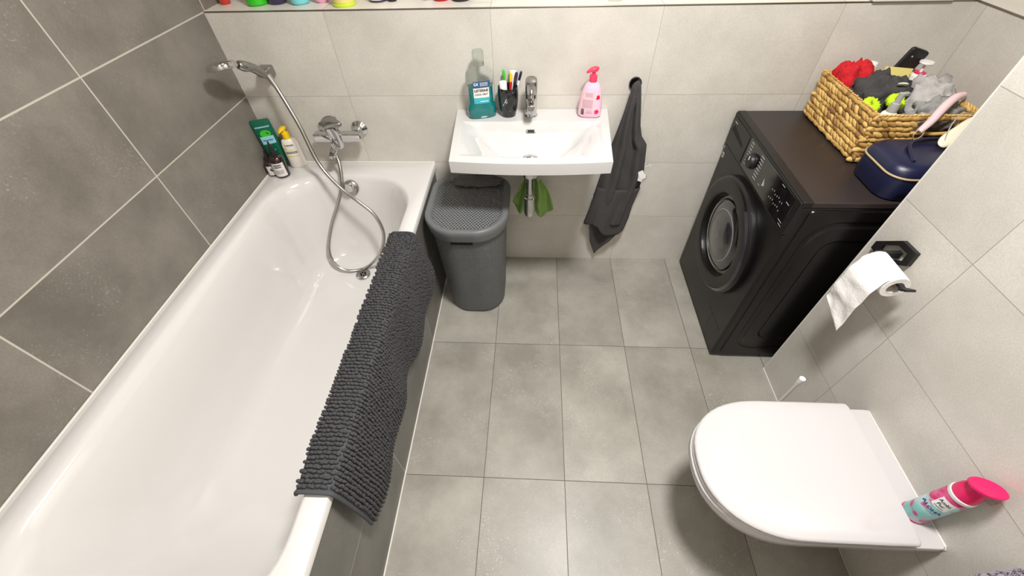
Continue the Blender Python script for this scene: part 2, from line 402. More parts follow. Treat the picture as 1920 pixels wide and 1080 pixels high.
# ------------------------------------------------------------------ bath mixer, bracket, hand shower
mx = thing('bath_mixer', 'chrome lever bath mixer on the light tiled wall above the tub', 'tap', (.365, 0, .75))
for x in (.291, .440):
    MB().lathe([(.0345, -.001), (.0345, -.004), (.030, -.009), (.022, -.016), (.017, -.024), (.016, -.045)], 36, c=(x, 0, .762), axis='y').build('wall_flange', 'chrome', mx, world=True)
b = MB().loft([[(x, -.064+q[0]*s_, .758+q[1]*s_) for q in [(c_[0], c_[1]) for c_ in rr(-.018, .018, -.017, .017, .004, 0, 4)]] for x, s_ in ((.262, .8), (.266, 1), (.34, 1.05), (.40, 1.05), (.464, 1), (.468, .8))])
b.build('body', 'chrome', mx, world=True, ang=30)
hm_ = Matrix.Translation((.360, -.080, .765)) @ Matrix.Rotation(math.radians(14), 4, 'X')
b = MB().lathe([(.020, -.050), (.026, -.034), (.027, .052), (.025, .060), (.0, .062)], 28, mat=hm_)
b.build('cartridge_housing', 'chrome', mx, world=True)
b = MB(); m_ = Matrix.Translation((.366, -.098, .838)) @ Matrix.Rotation(math.radians(12), 4, 'X')
hp = [(-.027, .018), (-.032, .0), (-.028, -.022), (-.014, -.034), (.004, -.032), (.018, -.026), (.050, -.024), (.058, -.016), (.050, -.006), (.034, .006), (.024, .022), (0, .030), (-.017, .028)]
b.loft([[m_ @ Vector((x*s_, y_*s_, z)) for x, y_ in hp] for z, s_ in ((-.012, .80), (-.006, .96), (.002, 1), (.008, .97), (.011, .85))])
b.build('lever_handle', 'chrome_b', mx, world=True, ang=50)
b = MB().tube(catmull([(.355, -.07, .742), (.350, -.098, .726), (.345, -.130, .712)], 5), [.016]*5+[.0145]*4+[.013, .013], 16)
b.lathe([(.0135, .004), (.0135, -.008), (.010, -.009)], 20, c=(.344, -.133, .708))
b.build('spout', 'chrome', mx, world=True)
MB().lathe([(.006, 0), (.006, .016), (.009, .018), (.009, .026), (.005, .028)], 16, c=(.352, -.112, .728)).build('diverter_knob', 'chrome', mx, world=True)

br = thing('shower_bracket', 'grey chrome wall bracket holding the hand shower', 'shower holder', (.145, 0, 1.0))
b = MB().loft([[(.147+q[0]*s_, yy, 1.004+q[1]*s_) for q in rr(-.026, .026, -.02, .02, .008, 0, 4)] for yy, s_ in ((-.0005, .9), (-.004, 1), (-.028, 1), (-.045, .75), (-.05, .6))])
b.build('wall_plate', 'chrome_b', br, world=True, ang=40)
b = MB().tube([(.147, -.045, 1.004), (.148, -.068, 1.012)], [.012, .012], 14)
b.build('holder_arm', 'chrome_b', br, world=True)

hs = thing('hand_shower', 'chrome hand shower with ribbed metal hose hanging on the wall bracket', 'hand shower', (.13, -.08, 1.02))
A = Vector((.172, -.066, 1.004)); B_ = Vector((.150, -.135, 1.064)); C_ = Vector((.132, -.175, 1.090))
b = MB().tube(catmull([A, A.lerp(B_, .35)+Vector((0, 0, .006)), A.lerp(B_, .7)+Vector((0, 0, .007)), B_, B_.lerp(C_, .5)], 5), [.011, .0125, .0135, .0145, .015, .0155, .0158, .016, .016, .016, .0160, .0162, .0165, .017, .0175, .018, .0175, .017, .016, .015, .013], 18)
b.build('handle', 'chrome_b', hs, world=True)
dz = (Matrix.Rotation(math.radians(-14), 4, 'Y') @ Matrix.Rotation(math.radians(8), 4, 'X'))
dm = Matrix.Translation((.112, -.202, 1.090)) @ Matrix.Rotation(math.radians(-10), 4, 'Y') @ Matrix.Rotation(math.radians(-12), 4, 'X')
b = MB().lathe([(0, .013), (.02, .0128), (.042, .010), (.050, .004), (.052, -.006), (.050, -.0125), (.044, -.013)], 40, mat=dm, cap=False)
sh = b.build('spray_head', 'chrome', hs, world=True)
MB().lathe([(.042, -.0128), (.03, -.0145), (0, -.015)], 40, mat=dm, cap=False).build('spray_face', 'greyp', hs, world=True)
R3 = ((0.9986559991482943, -0.04853876189587364, -0.018170964716758976), (0.04593695532129831, 0.6666031348717385, 0.74399600584612), (-0.023999822935410548, -0.7438307933749359, 0.6679369426272831))
def U(px, py, ax, val):
    """point of the plane ax = val that the calibrated camera sees at (px, py): used only to measure where things stand"""
    d = (px-960)/762.6417, 1.0, -(py-540)/762.6417
    dw = [sum(R3[i][k]*d[k] for k in range(3)) for i in range(3)]; C = (1.2024, -1.6701, 1.6006)
    t_ = (val-C[ax])/dw[ax]; return Vector([C[i]+t_*dw[i] for i in range(3)])
hp = [U(506, 146, 1, -.068), U(518, 163, 1, -.075), U(560, 233, 1, -.12), U(598, 307, 1, -.17), U(640, 354, 1, -.215), U(672, 378, 1, -.24), U(702, 403, 1, -.262), U(719, 438, 1, -.29), U(713, 474, 1, -.315), U(688, 501, 2, .196),
      U(655, 508, 2, .193), U(630, 497, 1, -.312), U(617, 470, 1, -.28), U(621, 425, 1, -.235), U(634, 380, 1, -.20), U(641, 345, 1, -.170), U(637, 310, 1, -.130), U(629, 288, 1, -.100), U(626, 275, 1, -.086)]
b = MB(); hc = catmull(hp, 12)
b.tube(hc, .0078, 12)
hm = NT('hose_ribbed'); hm.P(Base_Color=lin((176, 174, 170)), Metallic=1.0, Roughness=.24)
b.build('hose', hm.m, hs, world=True, ang=80)
for q_ in ([hp[0]-Vector((.004, 0, -.012)), hp[0], hp[1]], [hp[-1]+Vector((0, 0, .006)), hp[-1], hp[-2]]): MB().tube(q_, [.011, .011, .009], 14).build('hose_nut', 'chrome', hs, world=True)

# ------------------------------------------------------------------ bottles: generic
def bottle_rings(prof, n=36):
    """prof: (z, rx, ry, exponent)"""
    out = []
    for z, rx, ry, ex in prof:
        ring = []
        for i in range(n):
            a = 2*PI*i/n; c_, s_ = math.cos(a), math.sin(a)
            ring.append((rx*math.copysign(abs(c_)**(2/ex), c_), ry*math.copysign(abs(s_)**(2/ex), s_), z))
        out.append(ring)
    return out
def front_fn(prof, off=.0006):
    zs = [(p[0], p[1]) for p in prof]; ys = [(p[0], p[2]) for p in prof]; es = [(p[0], p[3]) for p in prof]
    def fn(u, v):
        rx, ry, ex = interp(v, zs)+off, interp(v, ys)+off, interp(v, es)
        t_ = max(-.98, min(.98, u/rx)); return (u, -ry*(1-abs(t_)**ex)**(1/ex), v)
    return fn
def squiggle(mb, u0, u1, v, fn, h=.0012):
    """a line of print too small to read: short strokes"""
    u = u0
    while u < u1:
        l = rnd.uniform(.0012, .0035); patch(mb, u, min(u1, u+l), v-h/2, v+h/2, fn, 1, 1); u += l+.0007

# mouthwash on the basin
mw = thing('mouthwash_bottle', 'clear mouthwash bottle half full of teal liquid on the left back of the washbasin', 'bottle', (.990, -.058, .8455), (0, 0, math.radians(14)))
pf = [(.001, .052, .028, 3), (.006, .056, .031, 3), (.045, .056, .031, 3), (.054, .048, .028, 3), (.11, .047, .0275, 3), (.125, .050, .029, 3), (.150, .053, .030, 2.6), (.166, .050, .029, 2.4), (.180, .036, .024, 2.2), (.188, .020, .018, 2), (.196, .0165, .0165, 2)]
pl = [p for p in pf if p[0] < .12]+[(.118, .048, .0278, 3)]
MB().loft(bottle_rings(pl)).build('liquid_body', 'teal', mw)
MB().loft(bottle_rings([(.1185, .048, .0278, 3)]+[p for p in pf if p[0] > .12]), False, False).build('clear_shoulder', 'clear', mw)
MB().lathe([(.0205, .190), (.0215, .194), (.0205, .236), (.018, .240), (0, .241)], 28, cap=False).build('screw_cap', 'capglass', mw)
fn = front_fn(pf); lb = MB(); patch(lb, -.030, .030, .060, .118, fn, 12, 6); lo_ = lb.build('front_label', 'labelw', mw)
fn2 = front_fn(pf, .0011); lb = MB(); patch(lb, -.030, .030, .060, .082, fn2, 12, 3); lb.build('label_band', 'labelteal', mw)
lb = MB(); patch(lb, -.030, .034, .122, .142, fn2, 12, 3); lb.build('neck_label', 'labelblue', mw)
fn3 = front_fn(pf, .0017); tb = MB(); put_text(tb, 'LISTERINE', .0132, 0, .108, fn3, .92, .0004); put_text(tb, 'COOL MINT', .010, 0, .094, fn3, .9, .0001)
tb.build('lettering', 'printk', mw)
tb = MB(); put_text(tb, '5X', .015, -.019, .132, fn3, 1, .0004)
for k in range(3): squiggle(tb, -.004, .026, .137-k*.005, fn3, .002)
squiggle(tb, -.006, .024, .068, fn3, .003); tb.build('lettering', 'printw', mw)

# toothbrush cup
cup = thing('toothbrush_cup', 'glossy black toothbrush cup beside the basin tap', 'cup', (1.096, -.052, .8455))
pr = [(.0, .0), (.022, .001), (.028, .004), (.034, .030), (.0375, .060), (.038, .085), (.0365, .104), (.035, .105), (.034, .103), (.035, .06), (.030, .012), (0, .008)]
MB().lathe(pr, 40, cap=False).build('cup_body', 'blackg', cup); cup.scale = (1.06, 1.06, 1.06)
def brush(dx, dy, lean, az, colm, colm2, Ln, label, thick=.0052):
    t_ = thing('toothbrush', label, 'toothbrush', (1.096+dx, -.052+dy, .8555), (0, 0, 0), 'toothbrushes in the black cup')
    d = Vector((math.sin(lean)*math.cos(az), math.sin(lean)*math.sin(az), math.cos(lean)))
    P = [d*(Ln*k/10) for k in range(11)]
    b = MB().tube(P[:9], [thick*f for f in (.7, .9, 1, 1, .95, .9, .9, 1, 1)], 10); b.build('handle', colm, t_)
    b = MB().tube([P[8], P[9], P[10], P[10]+d*.004], [thick*.95, thick*1.15, thick*1.05, thick*.4], 10); b.build('tip', colm2, t_)
brush(-.006, .018, .10, 2.4, 'grass', 'grass', .148, 'lime green toothbrush at the back left of the black cup', .0045)
brush(.004, .008, .10, .9, 'red', 'yellow', .140, 'crimson toothbrush with a yellow end in the black cup', .0058)
brush(.008, -.004, .20, .45, 'navy', 'purple', .148, 'dark blue toothbrush leaning right in the black cup', .0056)
brush(.010, .012, .30, .35, 'whitep', 'navy', .148, 'white toothbrush with navy end, rightmost in the black cup', .0045)
tp = thing('toothpaste_tube', 'white toothpaste tube with ribbed white cap, at the front of the black cup', 'tube', (1.085, -.060, .8555), (math.radians(3), math.radians(-3), 0))
MB().loft(bottle_rings([(0, .017, .002, 2), (.05, .016, .010, 2), (.088, .0135, .0135, 2)], 24)).build('tube_body', 'printw', tp)
b = MB().lathe([(.0145, .088), (.015, .090), (.0145, .120), (.013, .123), (.006, .123), (.005, .121), (0, .121)], 30, cap=False); b.build('cap', 'whitep', tp)
tq = thing('electric_toothbrush_head', 'white round-topped brush head at the back of the black cup', 'toothbrush', (1.106, -.036, .8555), (math.radians(-6), math.radians(4), 0))
MB().lathe([(.008, 0), (.010, .08), (.012, .125), (.0145, .135), (.0135, .146), (0, .148)], 24, cap=False).build('brush_body', 'whitep', tq)

# liquid soap
sp_ = thing('soap_dispenser', 'pink liquid hand soap bottle with coral pump on the right of the washbasin', 'soap bottle', (1.418, -.060, .8455), (0, 0, math.radians(-6)))
pf = [(.001, .040, .022, 2.6), (.006, .045, .026, 2.6), (.03, .046, .0265, 2.6), (.07, .042, .025, 2.5), (.105, .034, .022, 2.3), (.122, .025, .019, 2.1), (.130, .014, .014, 2)]
MB().loft(bottle_rings(pf)).build('bottle_body', 'soap', sp_)
MB().lathe([(.014, .128), (.0145, .131), (.0145, .150), (.013, .153), (.007, .154), (.006, .168), (0, .168)], 26, cap=False).build('pump_collar', 'coral', sp_)
b = MB(); mh = Matrix.Translation((0, 0, .170)) @ Matrix.Rotation(math.radians(200), 4, 'Z')
b.loft([[mh @ Vector((x, q[0], zc+q[1])) for q in rr(-w_, w_, -h_, h_, min(w_, h_)*.6, 0, 4)] for x, w_, h_, zc in ((-.017, .005, .003, .006), (-.012, .010, .0065, .004), (0, .0115, .0085, .002), (.012, .009, .006, .001), (.024, .006, .004, -.004), (.028, .004, .003, -.006))])
b.build('pump_head', 'coral', sp_, ang=60)
fn = front_fn(pf); lb = MB(); patch(lb, -.032, .012, .022, .096, fn, 10, 8); lb.build('back_label', 'softpink', sp_)
fn3 = front_fn(pf, .0012); tb = MB()
for k in range(4): squiggle(tb, -.022, .006, .094-k*.004, fn3, .0022)
for k in range(8): squiggle(tb, -.030, .008, .070-k*.0042, fn3, .0024)
for k in range(4): squiggle(tb, -.014, .008, .032-k*.004, fn3, .0016)
tb.build('print', 'soaplabel', sp_)
tb = MB(); u = -.034
for k in range(9): patch(tb, -.034, -.022, .014+k*.0026, .0155+k*.0026, fn3, 2, 1)
tb.build('barcode', 'printk', sp_)
tb = MB()
for (u, v, r_) in ((.026, .082, .006), (.023, .076, .004), (.029, .077, .004)): tb.add([fn3(u+r_*math.cos(i), v+r_*math.sin(i)) for i in [k*PI/6 for k in range(12)]], [tuple(range(12))])
tb.build('berry_picture', 'red', sp_)
tb = MB()
for k in range(5):
    a = k*2*PI/5; cu, cv = .026+.005*math.cos(a), .026+.005*math.sin(a); tb.add([fn3(cu+.0042*math.cos(i), cv+.0042*math.sin(i)) for i in [q*PI/5 for q in range(10)]], [tuple(range(10))])
tb.build('flower_picture', 'pinkp', sp_)

# tub corner: shampoo tube, lotion, two amber bottles
sm = thing('shampoo_tube', 'tall dark green shampoo tube standing in the tub corner against the dark wall', 'shampoo', (.048, -.050, ZT+.0005), (math.radians(0), math.radians(-2), math.radians(20)))
pf = [(0, .021, .018, 2), (.024, .022, .019, 2.2), (.027, .026, .021, 2.4), (.06, .031, .020, 2.4), (.12, .035, .015, 2.4), (.175, .0365, .009, 2.6), (.198, .0365, .004, 3), (.204, .034, .0025, 3)]
MB().loft(bottle_rings(pf)).build('tube_body', 'greenp', sm)
fn = front_fn(pf); fn3 = front_fn(pf, .0012)
lb = MB(); patch(lb, -.024, .026, .112, .142, fn, 8, 4); lb.build('label', 'labelp', sm)
lb = MB(); lb.add([fn(.002+.020*math.cos(i), .152+.014*math.sin(i)) for i in [k*PI/10 for k in range(20)]], [tuple(range(20))]); lb.build('leaf_emblem', 'grass', sm)
tb = MB(); squiggle(tb, -.026, .028, .178, fn3, .005); squiggle(tb, -.020, .022, .134, fn3, .003); tb.build('print', 'labelp', sm)
tb = MB()
for (u, v, a_) in ((-.008, .09, .5), (.006, .085, -.4), (-.002, .066, .9)):
    tb.add([fn3(u+.009*math.cos(i)*math.cos(a_)-.0035*math.sin(i)*math.sin(a_), v+.009*math.cos(i)*math.sin(a_+.9)+.004*math.sin(i)) for i in [k*PI/6 for k in range(12)]], [tuple(range(12))])
tb.build('leaf_picture', 'labelteal', sm)
tb = MB(); squiggle(tb, -.018, .020, .127, fn3, .004); tb.build('print', 'labelblue', sm)

sm.scale = (1.08, 1.08, 1.10)
lt = thing('lotion_bottle', 'white lotion bottle with yellow pump in the tub corner', 'lotion', (.118, -.036, ZT+.0005), (0, 0, math.radians(14)))
pf = [(0, .028, .017, 2.6), (.005, .032, .020, 2.6), (.05, .032, .020, 2.6), (.095, .031, .0195, 2.6), (.112, .026, .018, 2.4), (.120, .014, .014, 2)]
MB().loft(bottle_rings(pf)).build('bottle_body', 'lotion', lt)
MB().lathe([(.014, .118), (.0145, .120), (.014, .142), (.011, .144), (.006, .145), (.0055, .156), (0, .156)], 26, cap=False).build('pump_collar', 'yellow', lt)
b = MB(); mh = Matrix.Translation((0, 0, .158)) @ Matrix.Rotation(math.radians(235), 4, 'Z')
b.loft([[mh @ Vector((x, q[0], zc+q[1])) for q in rr(-w_, w_, -h_, h_, min(w_, h_)*.6, 0, 4)] for x, w_, h_, zc in ((-.010, .007, .005, .002), (0, .0095, .0065, .001), (.010, .008, .0055, 0), (.022, .005, .0035, -.004), (.026, .0035, .003, -.007))])
b.build('pump_head', 'yellow', lt, ang=60)
fn3 = front_fn(pf, .0010); tb = MB(); put_text(tb, 'GARNIER', .0085, 0, .097, fn3, 1, .0002)
for v in (.070, .065): squiggle(tb, -.022, .022, v, fn3, .003)
tb.build('lettering', 'greenp', lt)
tb = MB(); patch(tb, -.024, -.012, .083, .087, fn3); patch(tb, -.022, .024, .051, .0535, fn3); squiggle(tb, -.02, .014, .078, fn3, .002); tb.build('yellow_print', 'yellow', lt)
lt.scale = (1.1, 1.1, 1.12)
def amber(x, y, rz, label, h=1.0, full=True):
    am = thing('amber_bottle', label, 'bottle', (x, y, ZT+.0005), (0, 0, rz), 'amber glass bottles in the tub corner')
    pf = [(0, .020, .020, 2), (.003, .024, .024, 2), (.062, .024, .024, 2), (.072, .019, .019, 2), (.078, .010, .010, 2)]
    pf = [(p[0]*h,)+p[1:] for p in pf]
    MB().loft(bottle_rings(pf)).build('bottle_body', 'amber', am)
    MB().lathe([(.0105, .076*h), (.011, .079*h), (.0105, .092*h), (.007, .094*h), (.0065, .104*h), (.004, .112*h), (.0025, .124*h), (0, .125*h)], 22, cap=False).build('dropper_cap', 'blackp', am)
    fn = front_fn(pf); fn3 = front_fn(pf, .0010)
    lb = MB(); patch(lb, -.0195, .0195, .008*h, .056*h, fn, 14, 4); lb.build('label', 'labelw', am)
    tb = MB()
    if full:
        for k in range(2): squiggle(tb, -.012, .012, .049-k*.007, fn3, .0045)
        for k in range(4): squiggle(tb, -.013, .013, .030-k*.0035, fn3, .0012)
        am.scale = (1.22, 1.22, 1.3)
    else:
        tb.add([fn3(.008*math.cos(i), .034+.008*math.sin(i)) for i in [k*PI/10 for k in range(20)]], [tuple(range(20))])
    tb.build('print', 'printk', am)
amber(.080, -.118, math.radians(16), 'small amber glass bottle with a printed white label, in front of the green tube')
amber(.033, -.108, math.radians(30), 'small amber bottle half hidden by the dark wall, its label with a black disc', .9, False)

# ------------------------------------------------------------------ washbasin
wb = thing('washbasin', 'white rectangular ceramic washbasin mounted on the light tiled wall', 'sink', (1.187, -.2, .845))
xc = 1.189
def edge_x(y):  # half width at depth y
    return lerp(.308, .284, (-y)/.41)
def front_y(s_): return -.405-.016*(1-s_*s_)
ZS = .845
def topz(x, y):
    hw = lerp(.270, .262, (-y-.115)/.25); s_ = abs(x-xc)/hw; yf = front_y((x-xc)/.29)+.045; t_ = (-y-.112)/(-yf-.112)
    if s_ >= 1 or t_ <= 0 or t_ >= 1: return ZS-.0
    D, D1 = .104, .040
    sx = 1-s_; tb_ = .94*(1-(s_/.93)**2); sf = min(1, sx/.40); sf = sf*(1.35-.35*sf)
    if t_ > tb_: d = D1*sf*min(1, (1-t_)/max(.06, 1-max(tb_, 0)))
    else: d = D1*sf+(D-D1)*smooth(-.02, .50, tb_-t_)
    bk = smooth(0, .05, t_)*.35+.65*smooth(.02, .34, t_)
    return ZS-d*bk-.003*smooth(0, .03, sx)*smooth(0, .04, 1-t_)
NX, NYY = 110, 72
b = MB()
def tg(u, v):
    yy = -.0015+(front_y(lerp(-1, 1, u))+.0015)*v; hw = edge_x(yy)
    x = xc+lerp(-hw, hw, u); return (x, yy, topz(x, yy))
b.grid(tg, NX, NYY)
# outer skirt and underside, from the border of the top grid
def border(shr, z, yback=0.0):
    out = []
    for k in range(41): u = k/40; p = tg(u, 1); out.append(p)
    for k in range(1, 21): p = tg(1, 1-k/20); out.append(p)
    for k in range(1, 41): p = tg(1-k/40, 0); out.append(p)
    for k in range(1, 20): p = tg(0, k/20); out.append(p)
    return [(xc+(p[0]-xc)*(1-shr), (p[1])*(1-shr*1.1) if p[1] < -.01 else p[1], z) for p in out]
b.loft([border(0, ZS), border(0, ZS-.004), border(.006, ZS-.046), border(.02, ZS-.049), border(.12, ZS-.06), border(.35, ZS-.095), border(.55, ZS-.145), border(.62, ZS-.15)], False, True)
b.build('basin', 'ceramic', wb, world=True, ang=30, bevel=0)
b = MB(); om = Matrix.Translation((1.188, -.1255, .8125)) @ Matrix.Rotation(math.radians(-38), 4, 'X')
pts = rr(-.017, .017, -.005, .005, .0048, 0, 6)
b.loft([[om @ Vector((p[0]*s_, d_, p[1]*s_)) for p in pts] for s_, d_ in ((1.12, .004), (1.12, -.0012), (1.0, -.0016), (.96, .0008))], False, True)
ovs = b.build('overflow_slot', 'chrome_b', wb, world=True)
b = MB(); b.add([om @ Vector((p[0]*.86, -.0018, p[1]*.8)) for p in pts], [tuple(range(len(pts)))]); b.build('slot_opening', 'darkgap', ovs, world=True)
zd = topz(1.187, -.200)
b = MB().lathe([(.030, zd-.002), (.030, zd+.0035), (.027, zd+.005), (.022, zd+.0045)], 32, c=(1.187, -.200, 0), cap=False).lathe([(.020, zd), (.020, zd+.006), (.014, zd+.009), (0, zd+.010)], 28, c=(1.187, -.200, 0), cap=False)
b.build('basin_drain', 'chrome', wb, world=True)
TX, TY = 1.186, -.205
b = MB().lathe([(.024, .70), (.024, .672), (.019, .668), (.019, .655)], 26, c=(TX, TY, 0)); b.build('drain_coupling', 'whitep', wb, world=True)
b = MB().lathe([(.016, .655), (.016, .575), (.020, .573), (.020, .560), (.024, .556), (.0245, .475), (.021, .465), (0, .464)], 30, c=(TX, TY, 0))
b.tube(catmull([(TX, TY+.01, .535), (TX, TY+.05, .535), (TX, TY+.12, .535), (TX, -.002, .535)], 4), .014, 16)
b.build('bottle_trap', 'chrome', wb, world=True)
MB().lathe([(.032, -.001), (.032, -.005), (.018, -.012)], 26, c=(TX, 0, .535), axis='y').build('wall_flange', 'chrome', wb, world=True)

tap = thing('basin_tap', 'chrome single lever mixer tap standing on the washbasin ledge', 'tap', (1.187, -.058, .845))
b = MB().lathe([(.026, 0), (.026, .004), (.0225, .007), (.0225, .095), (.021, .100), (.0, .101)], 36, cap=False)
b.loft([[(q[0]*w_, yy, zc+q[1]*h_) for q in rr(-1, 1, -1, 1, .6, 0, 5)] for yy, w_, h_, zc in ((-.010, .0195, .014, .062), (-.05, .0185, .0125, .066), (-.085, .0165, .011, .069), (-.098, .0155, .0095, .070), (-.102, .012, .007, .070))])
b.build('body', 'chrome', tap, ang=40)
b = MB(); m_ = Matrix.Translation((0, -.002, .103)) @ Matrix.Rotation(math.radians(8), 4, 'X')
b.loft([[m_ @ Vector((q[0], q[1]-.012, z)) for q in rr(-.0225*s_, .0225*s_, -.034*s_, .0225*s_, .020*s_, 0, 8)] for z, s_ in ((0, .93), (.003, 1), (.040, .98), (.046, .92), (.048, .8))])
b.build('lever_handle', 'chrome_b', tap, ang=40)
b = MB().lathe([(.0105, 0), (.0105, -.006), (.008, -.0065)], 20, c=(0, -.088, .062)); b.build('aerator', 'chrome', tap)

# ------------------------------------------------------------------ towel hook + towel
hk = thing('towel_hook', 'round black wall hook right of the washbasin', 'hook', (1.590, 0, .945))
MB().lathe([(.024, -.0005), (.024, -.008), (.022, -.010), (.0, -.010)], 32, axis='y', cap=False).build('wall_disc', 'blackg', hk)
MB().lathe([(.008, -.009), (.008, -.035), (.013, -.040), (.0135, -.046), (.010, -.050), (0, -.051)], 26, axis='y', cap=False).build('peg', 'blackg', hk)
tw = thing('hand_towel', 'charcoal terry hand towel hanging from the black hook', 'towel', (1.59, -.04, .93))
LE = [(.0, 1.500), (.064, 1.535), (.18, 1.488), (.294, 1.467), (.40, 1.487), (.61, 1.517), (.794, 1.551), (.90, 1.568), (.955, 1.573), (.966, 1.583), (.969, 1.588)]
RE = [(.0, 1.60), (.064, 1.566), (.15, 1.61), (.245, 1.655), (.32, 1.668), (.40, 1.672), (.50, 1.69), (.57, 1.695), (.66, 1.682), (.71, 1.676), (.745, 1.648), (.794, 1.632), (.90, 1.612), (.955, 1.601), (.966, 1.594), (.969, 1.590)]
b = MB(); NR, NS = 72, 64
def tring(z, tipf):
    l, r_ = interp(z, LE), interp(z, RE); out = []; dp = lerp(.030, .015, smooth(.6, .93, z))*(1-.9*smooth(.955, .969, z)); yc_ = -.046+.006*smooth(.9, .5, z)
    g = 1-smooth(.78, .93, z)*.93
    for i in range(NS):
        a = 2*PI*i/NS; c_, s_ = math.cos(a), math.sin(a)
        xx = (l+r_)/2+(r_-l)/2*c_
        fold = .016*g*math.sin(c_*6.5+1.5+1.6*nz(z*2.5, 5))+.007*g*math.sin(c_*14+z*6)
        yy = yc_+dp*s_*(.9 if s_ < 0 else .6)+(fold if s_ < 0 else 0)-.004*nz(xx*25, z*14, 3)
        out.append((xx, min(yy, -.006), z))
    return out
zt_ = .969; zb_ = .30
b.loft([tring(lerp(zt_, zb_, k/NR), 0) for k in range(NR+1)], True, False)
b_top = b
# back sheet: the pointed tip
def bs(u, v):
    z0 = .46; x0 = lerp(1.488, 1.668, u); zb = interp(x0, [(1.485, .28), (1.505, .17), (1.545, .064), (1.585, .145), (1.62, .20), (1.672, .262)])
    z = lerp(z0, zb, v); return (x0-.010*v*math.sin(u*3), -.036-.014*math.sin(u*9+v*2)-.008*v, z)
b.grid(bs, 30, 26)
def fs_(u, v):
    x0 = lerp(1.467, 1.665, u); zb = interp(x0, [(1.467, .285), (1.50, .296), (1.53, .292), (1.545, .262), (1.57, .236), (1.60, .228), (1.64, .236), (1.665, .262)])
    z = lerp(.50, zb, v); ll, r_ = interp(z, LE), interp(max(z, .245), RE)
    e_ = math.sin(PI*min(1, max(0, u)))**.5
    return (lerp(ll-.003-.006*v, r_+.003, u), -.044-(.026+.010*v)*e_+.010*math.sin(u*9+1.5)*e_*min(1, v*2), z)
b.grid(fs_, 40, 24)
b.build('towel_body', 'charcoal', tw, world=True, ang=180, solid=.006)
b = MB()
for (z, a_) in ((.640, .9), (.625, .3)):
    m_ = Matrix.Translation((1.684, -.072, z)) @ Matrix.Rotation(a_, 4, 'Y') @ Matrix.Rotation(.5, 4, 'Z'); b.box(0, .038, -.0008, .0008, -.005, .005, m_)
m_ = Matrix.Translation((1.672, -.076, .575)) @ Matrix.Rotation(.35, 4, 'Y'); b.box(-.012, .018, -.001, .001, -.020, .018, m_)
m_ = Matrix.Translation((1.678, -.078, .580)) @ Matrix.Rotation(-.5, 4, 'Y'); b.box(-.010, .014, -.001, .001, -.016, .026, m_)
b.build('care_label', 'printw', tw, world=True)

# ------------------------------------------------------------------ laundry hamper
hmp = thing('laundry_hamper', 'dark grey perforated plastic laundry hamper under the washbasin', 'laundry basket', (.925, -.24, 0))
hmn = NT('hamper_weave'); uv = hmn.n('ShaderNodeUVMap', uv_map='UVMap')
def honey(nt, uvs, scale):
    """staggered round dimples in metres"""
    sv = nt.n('ShaderNodeSeparateXYZ', {0: uvs})
    py = nt.math('DIVIDE', sv.outputs[1], scale*.62); row = nt.math('FLOOR', py)
    sh_ = nt.math('MULTIPLY', nt.math('MODULO', row, 2.0), .5)
    fx = nt.math('SUBTRACT', nt.math('FRACT', nt.math('ADD', nt.math('DIVIDE', sv.outputs[0], scale), sh_)), .5)
    fy = nt.math('SUBTRACT', nt.math('FRACT', py), .5)
    return nt.math('SQRT', nt.math('ADD', nt.math('POWER', nt.math('ABSOLUTE', fx), 2.0), nt.math('MULTIPLY', nt.math('POWER', nt.math('ABSOLUTE', fy), 2.0), .7)))
dd = honey(hmn, uv.outputs[0], .0095)
hgt = hmn.n('ShaderNodeMapRange', {0: dd, 1: .16, 2: .42, 3: 0.0, 4: 1.0}).outputs[0]
hmn.P(Base_Color=lin((112, 114, 114)), Roughness=.42, Alpha=hmn.math('GREATER_THAN', dd, .23)); hmn.bump(hgt, 1.0, .003); 
hml = NT('hamper_lid_holes'); uv = hml.n('ShaderNodeUVMap', uv_map='UVMap'); dd = honey(hml, uv.outputs[0], .0135)
hgt = hml.n('ShaderNodeMapRange', {0: dd, 1: .22, 2: .36, 3: 0.0, 4: 1.0}).outputs[0]
hml.P(Base_Color=lin((112, 114, 115)), Roughness=.42, Alpha=hml.math('GREATER_THAN', dd, .24)); hml.bump(hgt, .8, .002)
def uvmap(o, fn):
    me = o.data; ul = me.uv_layers.new(name='UVMap')
    for p in me.polygons:
        for li, vi in zip(p.loop_indices, p.vertices): ul.data[li].uv = fn(vi)
def hring(z, s_, n=10):
    # plan: flat back, bowed front
    t_ = z/.56; x0, x1 = lerp(.790, .772, t_), lerp(1.062, 1.085, t_); y1, y0 = lerp(-.115, -.085, t_), lerp(-.385, -.440, t_)
    x0 -= s_; x1 += s_; y0 -= s_; y1 += s_; r_ = lerp(.065, .075, t_)+s_
    ring = rr(x0, x1, y0, y1, r_, z, n, (r_, r_, r_+.035, r_+.035))
    # bow the front and sides a little
    return [(x, y-.016*max(0, 1-((x-.93)/.15)**2)*(1 if y < -.25 else 0), z) for x, y, z in ring]
def dense(ring, n=160):
    P = [Vector(p) for p in ring]+[Vector(ring[0])]; return resample(P, n+1)[0][:-1]
zl = [0.0, .006]+[.006+k*.018 for k in range(1, 31)]
R_ = [dense(hring(max(z, .001), -.006 if z == 0 else 0)) for z in zl]
b = MB().loft(R_, True, False); o = b.build('hamper_body', hmn.m, hmp, world=True, ang=80)
nb = 160
uvmap(o, lambda vi: ((vi % nb)/nb*1.156, zl[vi//nb]))
b = MB().loft([dense(hring(z, s_)) for z, s_ in ((.520, .0005), (.520, .012), (.550, .017), (.566, .0175), (.575, .013), (.578, .008), (.577, -.008), (.570, -.014), (.566, -.016))], False, False)
b.build('lid_rim', 'hamper', hmp, world=True, ang=60)
b = MB(); base = dense(hring(.566, -.014), 96); cx_, cy_ = .93, -.262
